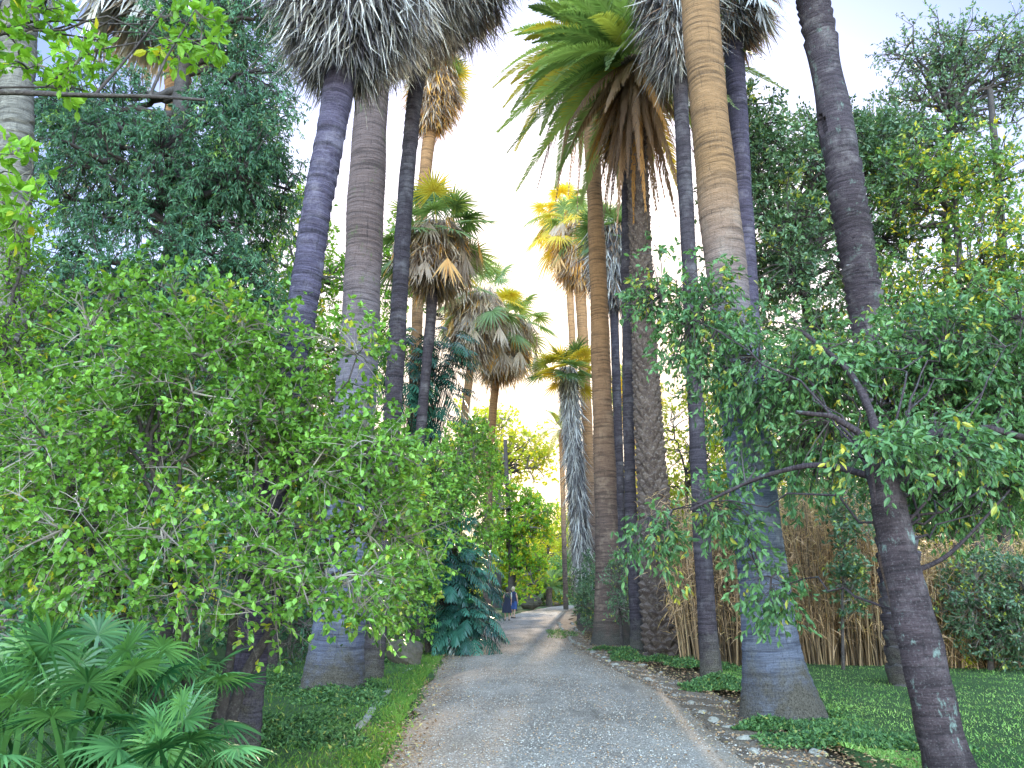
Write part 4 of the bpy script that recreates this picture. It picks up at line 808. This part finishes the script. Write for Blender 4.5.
# foreground branch from a tree standing just outside the left edge
tree('broadleaf_tree', 'foreground tree with a bare horizontal branch and bright leaves in the top left corner', 'tree',
     [[np.array([-4.3, 4.6, -.1]), np.array([-4.3, 4.6, 2]), np.array([-4.2, 4.6, 4.2]), np.array([-4.0, 4.7, 6])]], .12,
     [BL(60, 70, 4.6, 55, 20, .25), BL(25, 20, 4.6, 45, 25, .3), BL(185, 35, 4.7, 28, 20, .2), BL(5, 190, 4.5, 28, 60, .2), BL(200, 40, 4.7, 25, 25, .2)], 46, 12, .16, 4, 6, .085, .5, 'leaf_bright', 'wood', 'twig', .1, tpl=LEAF_BIG, twig_r=.0035, up=.1, limb_r=.012, ltint=(.3, 1), flat=.5,
     limbs=(([np.array([-4.25, 4.6, 3.2]), P(-60, 90, 4.6), P(0, 92, 4.5), P(70, 95, 4.5), P(150, 96, 4.5), P(205, 100, 4.5)], .028), ([P(150, 96, 4.5), P(165, 60, 4.5), P(195, 10, 4.55)], .012), ([P(95, 95, 4.5), P(130, 55, 4.5), P(165, 10, 4.5)], .012)))
# peeling trunk at the left edge
t, _ = fan_palm('pale peeling palm trunk with broken leaf bases at the left edge of the photo', [(-14, 680, 50), (-8, 600, 44), (4, 400, 40), (10, 250, 36), (16, 100, 34), (24, -60, 32)], 14.5, None, 'bark_pale', 'coarse', dict(nleaf=20, R0=.9, pet=1.0), dict(length=1.5, rmax=.7, n=1500), seed=23, segs=30)

# rock, stumps, tag
c = np.array([*G(405, 668)[:2], .2]); o = rock_mesh(c, .42, 1.1, .9, .95, 3, 14).build('rock', M['rock'], None, c * [1, 1, 0]); tag(o, 'mossy brown boulder between the slim dark palm and the climber', 'rock')
c = np.array([*G(536, 610)[:2], .5]); c[0] -= .5; o = rock_mesh(c, .75, 1.3, 1, .95, 5, 12).build('rock', M['rock'], None, c * [1, 1, 0]); tag(o, 'squat brown rock just right of the two walkers', 'rock')
Yt = gy_(370, 683) - .22; c = P(382, 583, Yt); mb = MB(); hx, hzz = .085, .06
V = [[x, y, z] for y in (0, .008) for (x, z) in ((-hx, -hzz), (hx, -hzz), (hx, hzz), (-hx, hzz))]
mb.add(c + np.array(V), [[0, 1, 2, 3], [7, 6, 5, 4], [0, 4, 5, 1], [1, 5, 6, 2], [2, 6, 7, 3], [3, 7, 4, 0]], np.array([1., 0, 0]))
mpl = tint_mat('white_plate', (.7, .7, .7), (.82, .82, .85), (.8, .8, .8), .4)
o = mb.build('name_plate', mpl, None, c); tag(o, 'small blank white plate fixed to the slim dark palm trunk', 'plate')

# ------------------------------------------------------------------ the two walkers
def skin(name, joints, edges, radii, mat, parent):
    me = bpy.data.meshes.new(name); me.from_pydata([tuple(j) for j in joints], edges, [])
    o = bpy.data.objects.new(name, me); C.objects.link(o)
    o.modifiers.new('skin', 'SKIN'); ss = o.modifiers.new('sub', 'SUBSURF'); ss.levels = 2; ss.render_levels = 2
    for v, r in zip(me.skin_vertices[0].data, radii): v.radius = (r, r * .85) if np.isscalar(r) else r
    me.skin_vertices[0].data[0].use_root = True
    dg = bpy.context.evaluated_depsgraph_get(); me2 = bpy.data.meshes.new_from_object(o.evaluated_get(dg))
    o.modifiers.clear(); o.data = me2; me2.materials.clear(); me2.materials.append(mat)
    for p_ in me2.polygons: p_.use_smooth = True
    o.parent = parent; return o
def flat_mat(name, col, rough=.8):
    m, nt_, N, L = nodes(name); g = N.new('ShaderNodeTexCoord').outputs['Object']; nn = noise(nt_, g, 14, 3)
    b = N.new('ShaderNodeBsdfPrincipled'); b.inputs['Roughness'].default_value = rough; L.new(mixc(nt_, nn, [a * .7 for a in col], [min(1, a * 1.3) for a in col]), b.inputs['Base Color'])
    o = N.new('ShaderNodeOutputMaterial'); L.new(b.outputs[0], o.inputs[0]); return m
SK = flat_mat('skin', (.55, .33, .26), .5)
def lathe(prof, sx=1, sy=1, cx=0, cy=0, n=20, fold=0, lean=0):
    mb = MB(); th = np.linspace(0, 2 * PI, n, endpoint=False); V = []
    for (z, r) in prof:
        rr = r * (1 + fold * (1 - (z - prof[0][0]) / (prof[-1][0] - prof[0][0])) * np.cos(th * 5))
        V.append(np.stack([cx + rr * np.cos(th) * sx, cy + rr * np.sin(th) * sy + lean * z, np.full(n, z)], 1))
    k = len(prof); i = np.arange(k - 1)[:, None] * n; j = np.arange(n)[None]; f = np.stack([i + j, i + (j + 1) % n, i + n + (j + 1) % n, i + n + j], -1).reshape(-1, 4)
    mb.add(np.concatenate(V), f); return mb
def walker(label, px, py, h, yaw, dress):
    g = G(px, py); t = thing('person', label, 'person', (g[0], g[1], .03)); s = h / 1.7
    J = np.array([[0, 0, .93], [0, .01, 1.12], [0, .02, 1.32], [0, .02, 1.42], [0, .0, 1.50], [0, -.01, 1.58], [0, 0, 1.66],
                  [.09, 0, .88], [.10, -.03, .48], [.10, .02, .09], [.10, -.12, .035],
                  [-.09, 0, .88], [-.10, .03, .48], [-.10, .10, .10], [-.10, -.03, .035],
                  [.17, .02, 1.37], [.23, .03, 1.12], [.16, -.14, .98], [.10, -.22, .98],
                  [-.17, .02, 1.37], [-.24, .02, 1.10], [-.25, -.04, .86], [-.25, -.06, .77]]) * s
    E = [(0, 1), (1, 2), (2, 3), (3, 4), (4, 5), (5, 6), (0, 7), (7, 8), (8, 9), (9, 10), (0, 11), (11, 12), (12, 13), (13, 14), (2, 15), (15, 16), (16, 17), (17, 18), (2, 19), (19, 20), (20, 21), (21, 22)]
    Rr = [(.15, .11), (.13, .1), (.15, .1), (.055, .055), (.06, .07), (.085, .1), (.06, .07), .085, .055, .035, .035, .085, .055, .035, .035, .055, .042, .032, .03, .055, .042, .032, .03]
    Rr = [tuple(np.array(r) * s) if not np.isscalar(r) else r * s for r in Rr]
    skin('body', J, E, Rr, SK, t)
    def addp(mb, name, mat):
        v = [x for x in mb.v]; mb.v = [x * s + np.array(t.location) for x in v]; return mb.build(name, mat, t, smooth=True)
    if dress:
        addp(lathe([(.42, .27), (.6, .25), (.85, .22), (1.02, .175), (1.2, .19), (1.35, .21), (1.43, .12), (1.46, .07)], 1, .78, fold=.1), 'dress', flat_mat('navy_cloth', (.02, .025, .06)))
        hc = (.035, .02, .02)
    else:
        addp(lathe([(.86, .21), (1.0, .19), (1.2, .2), (1.36, .215), (1.44, .12), (1.47, .07)], 1, .75), 'shirt', flat_mat('dark_blue_cloth', (.02, .03, .09)))
        for sx in (-1, 1): addp(lathe([(.5, .115), (.7, .12), (.92, .14)], 1, .95, cx=.095 * sx), 'shorts_leg', flat_mat('blue_cloth', (.04, .09, .30)))
        for sx in (-1,): addp(lathe([(1.05, .05), (1.25, .055), (1.4, .05)], .6, .4, cx=.03, cy=.17), 'strap', flat_mat('pale_strap', (.6, .6, .6)))
        hc = (.55, .42, .30)
    addp(lathe([(1.50, .09), (1.56, .112), (1.62, .115), (1.68, .09), (1.72, .04), (1.73, .005)], .9, 1.0, cy=.025), 'hair', flat_mat('hair', hc, .6))
    for sx in (-1, 1): addp(lathe([(.0, .05), (.05, .055), (.08, .045)], .9, 2.0, cx=.1 * sx, cy=-.05 if sx > 0 else .05), 'shoe', flat_mat('shoe', (.05, .04, .04)))
    t.rotation_euler = (0, 0, yaw); return t
walker('person in a long navy dress seen from behind at the left edge of the path', 507, 621.5, 1.66, R(200), True)
walker('fair haired person in dark blue shirt and blue shorts on the path', 513.5, 619, 1.74, R(150), False)
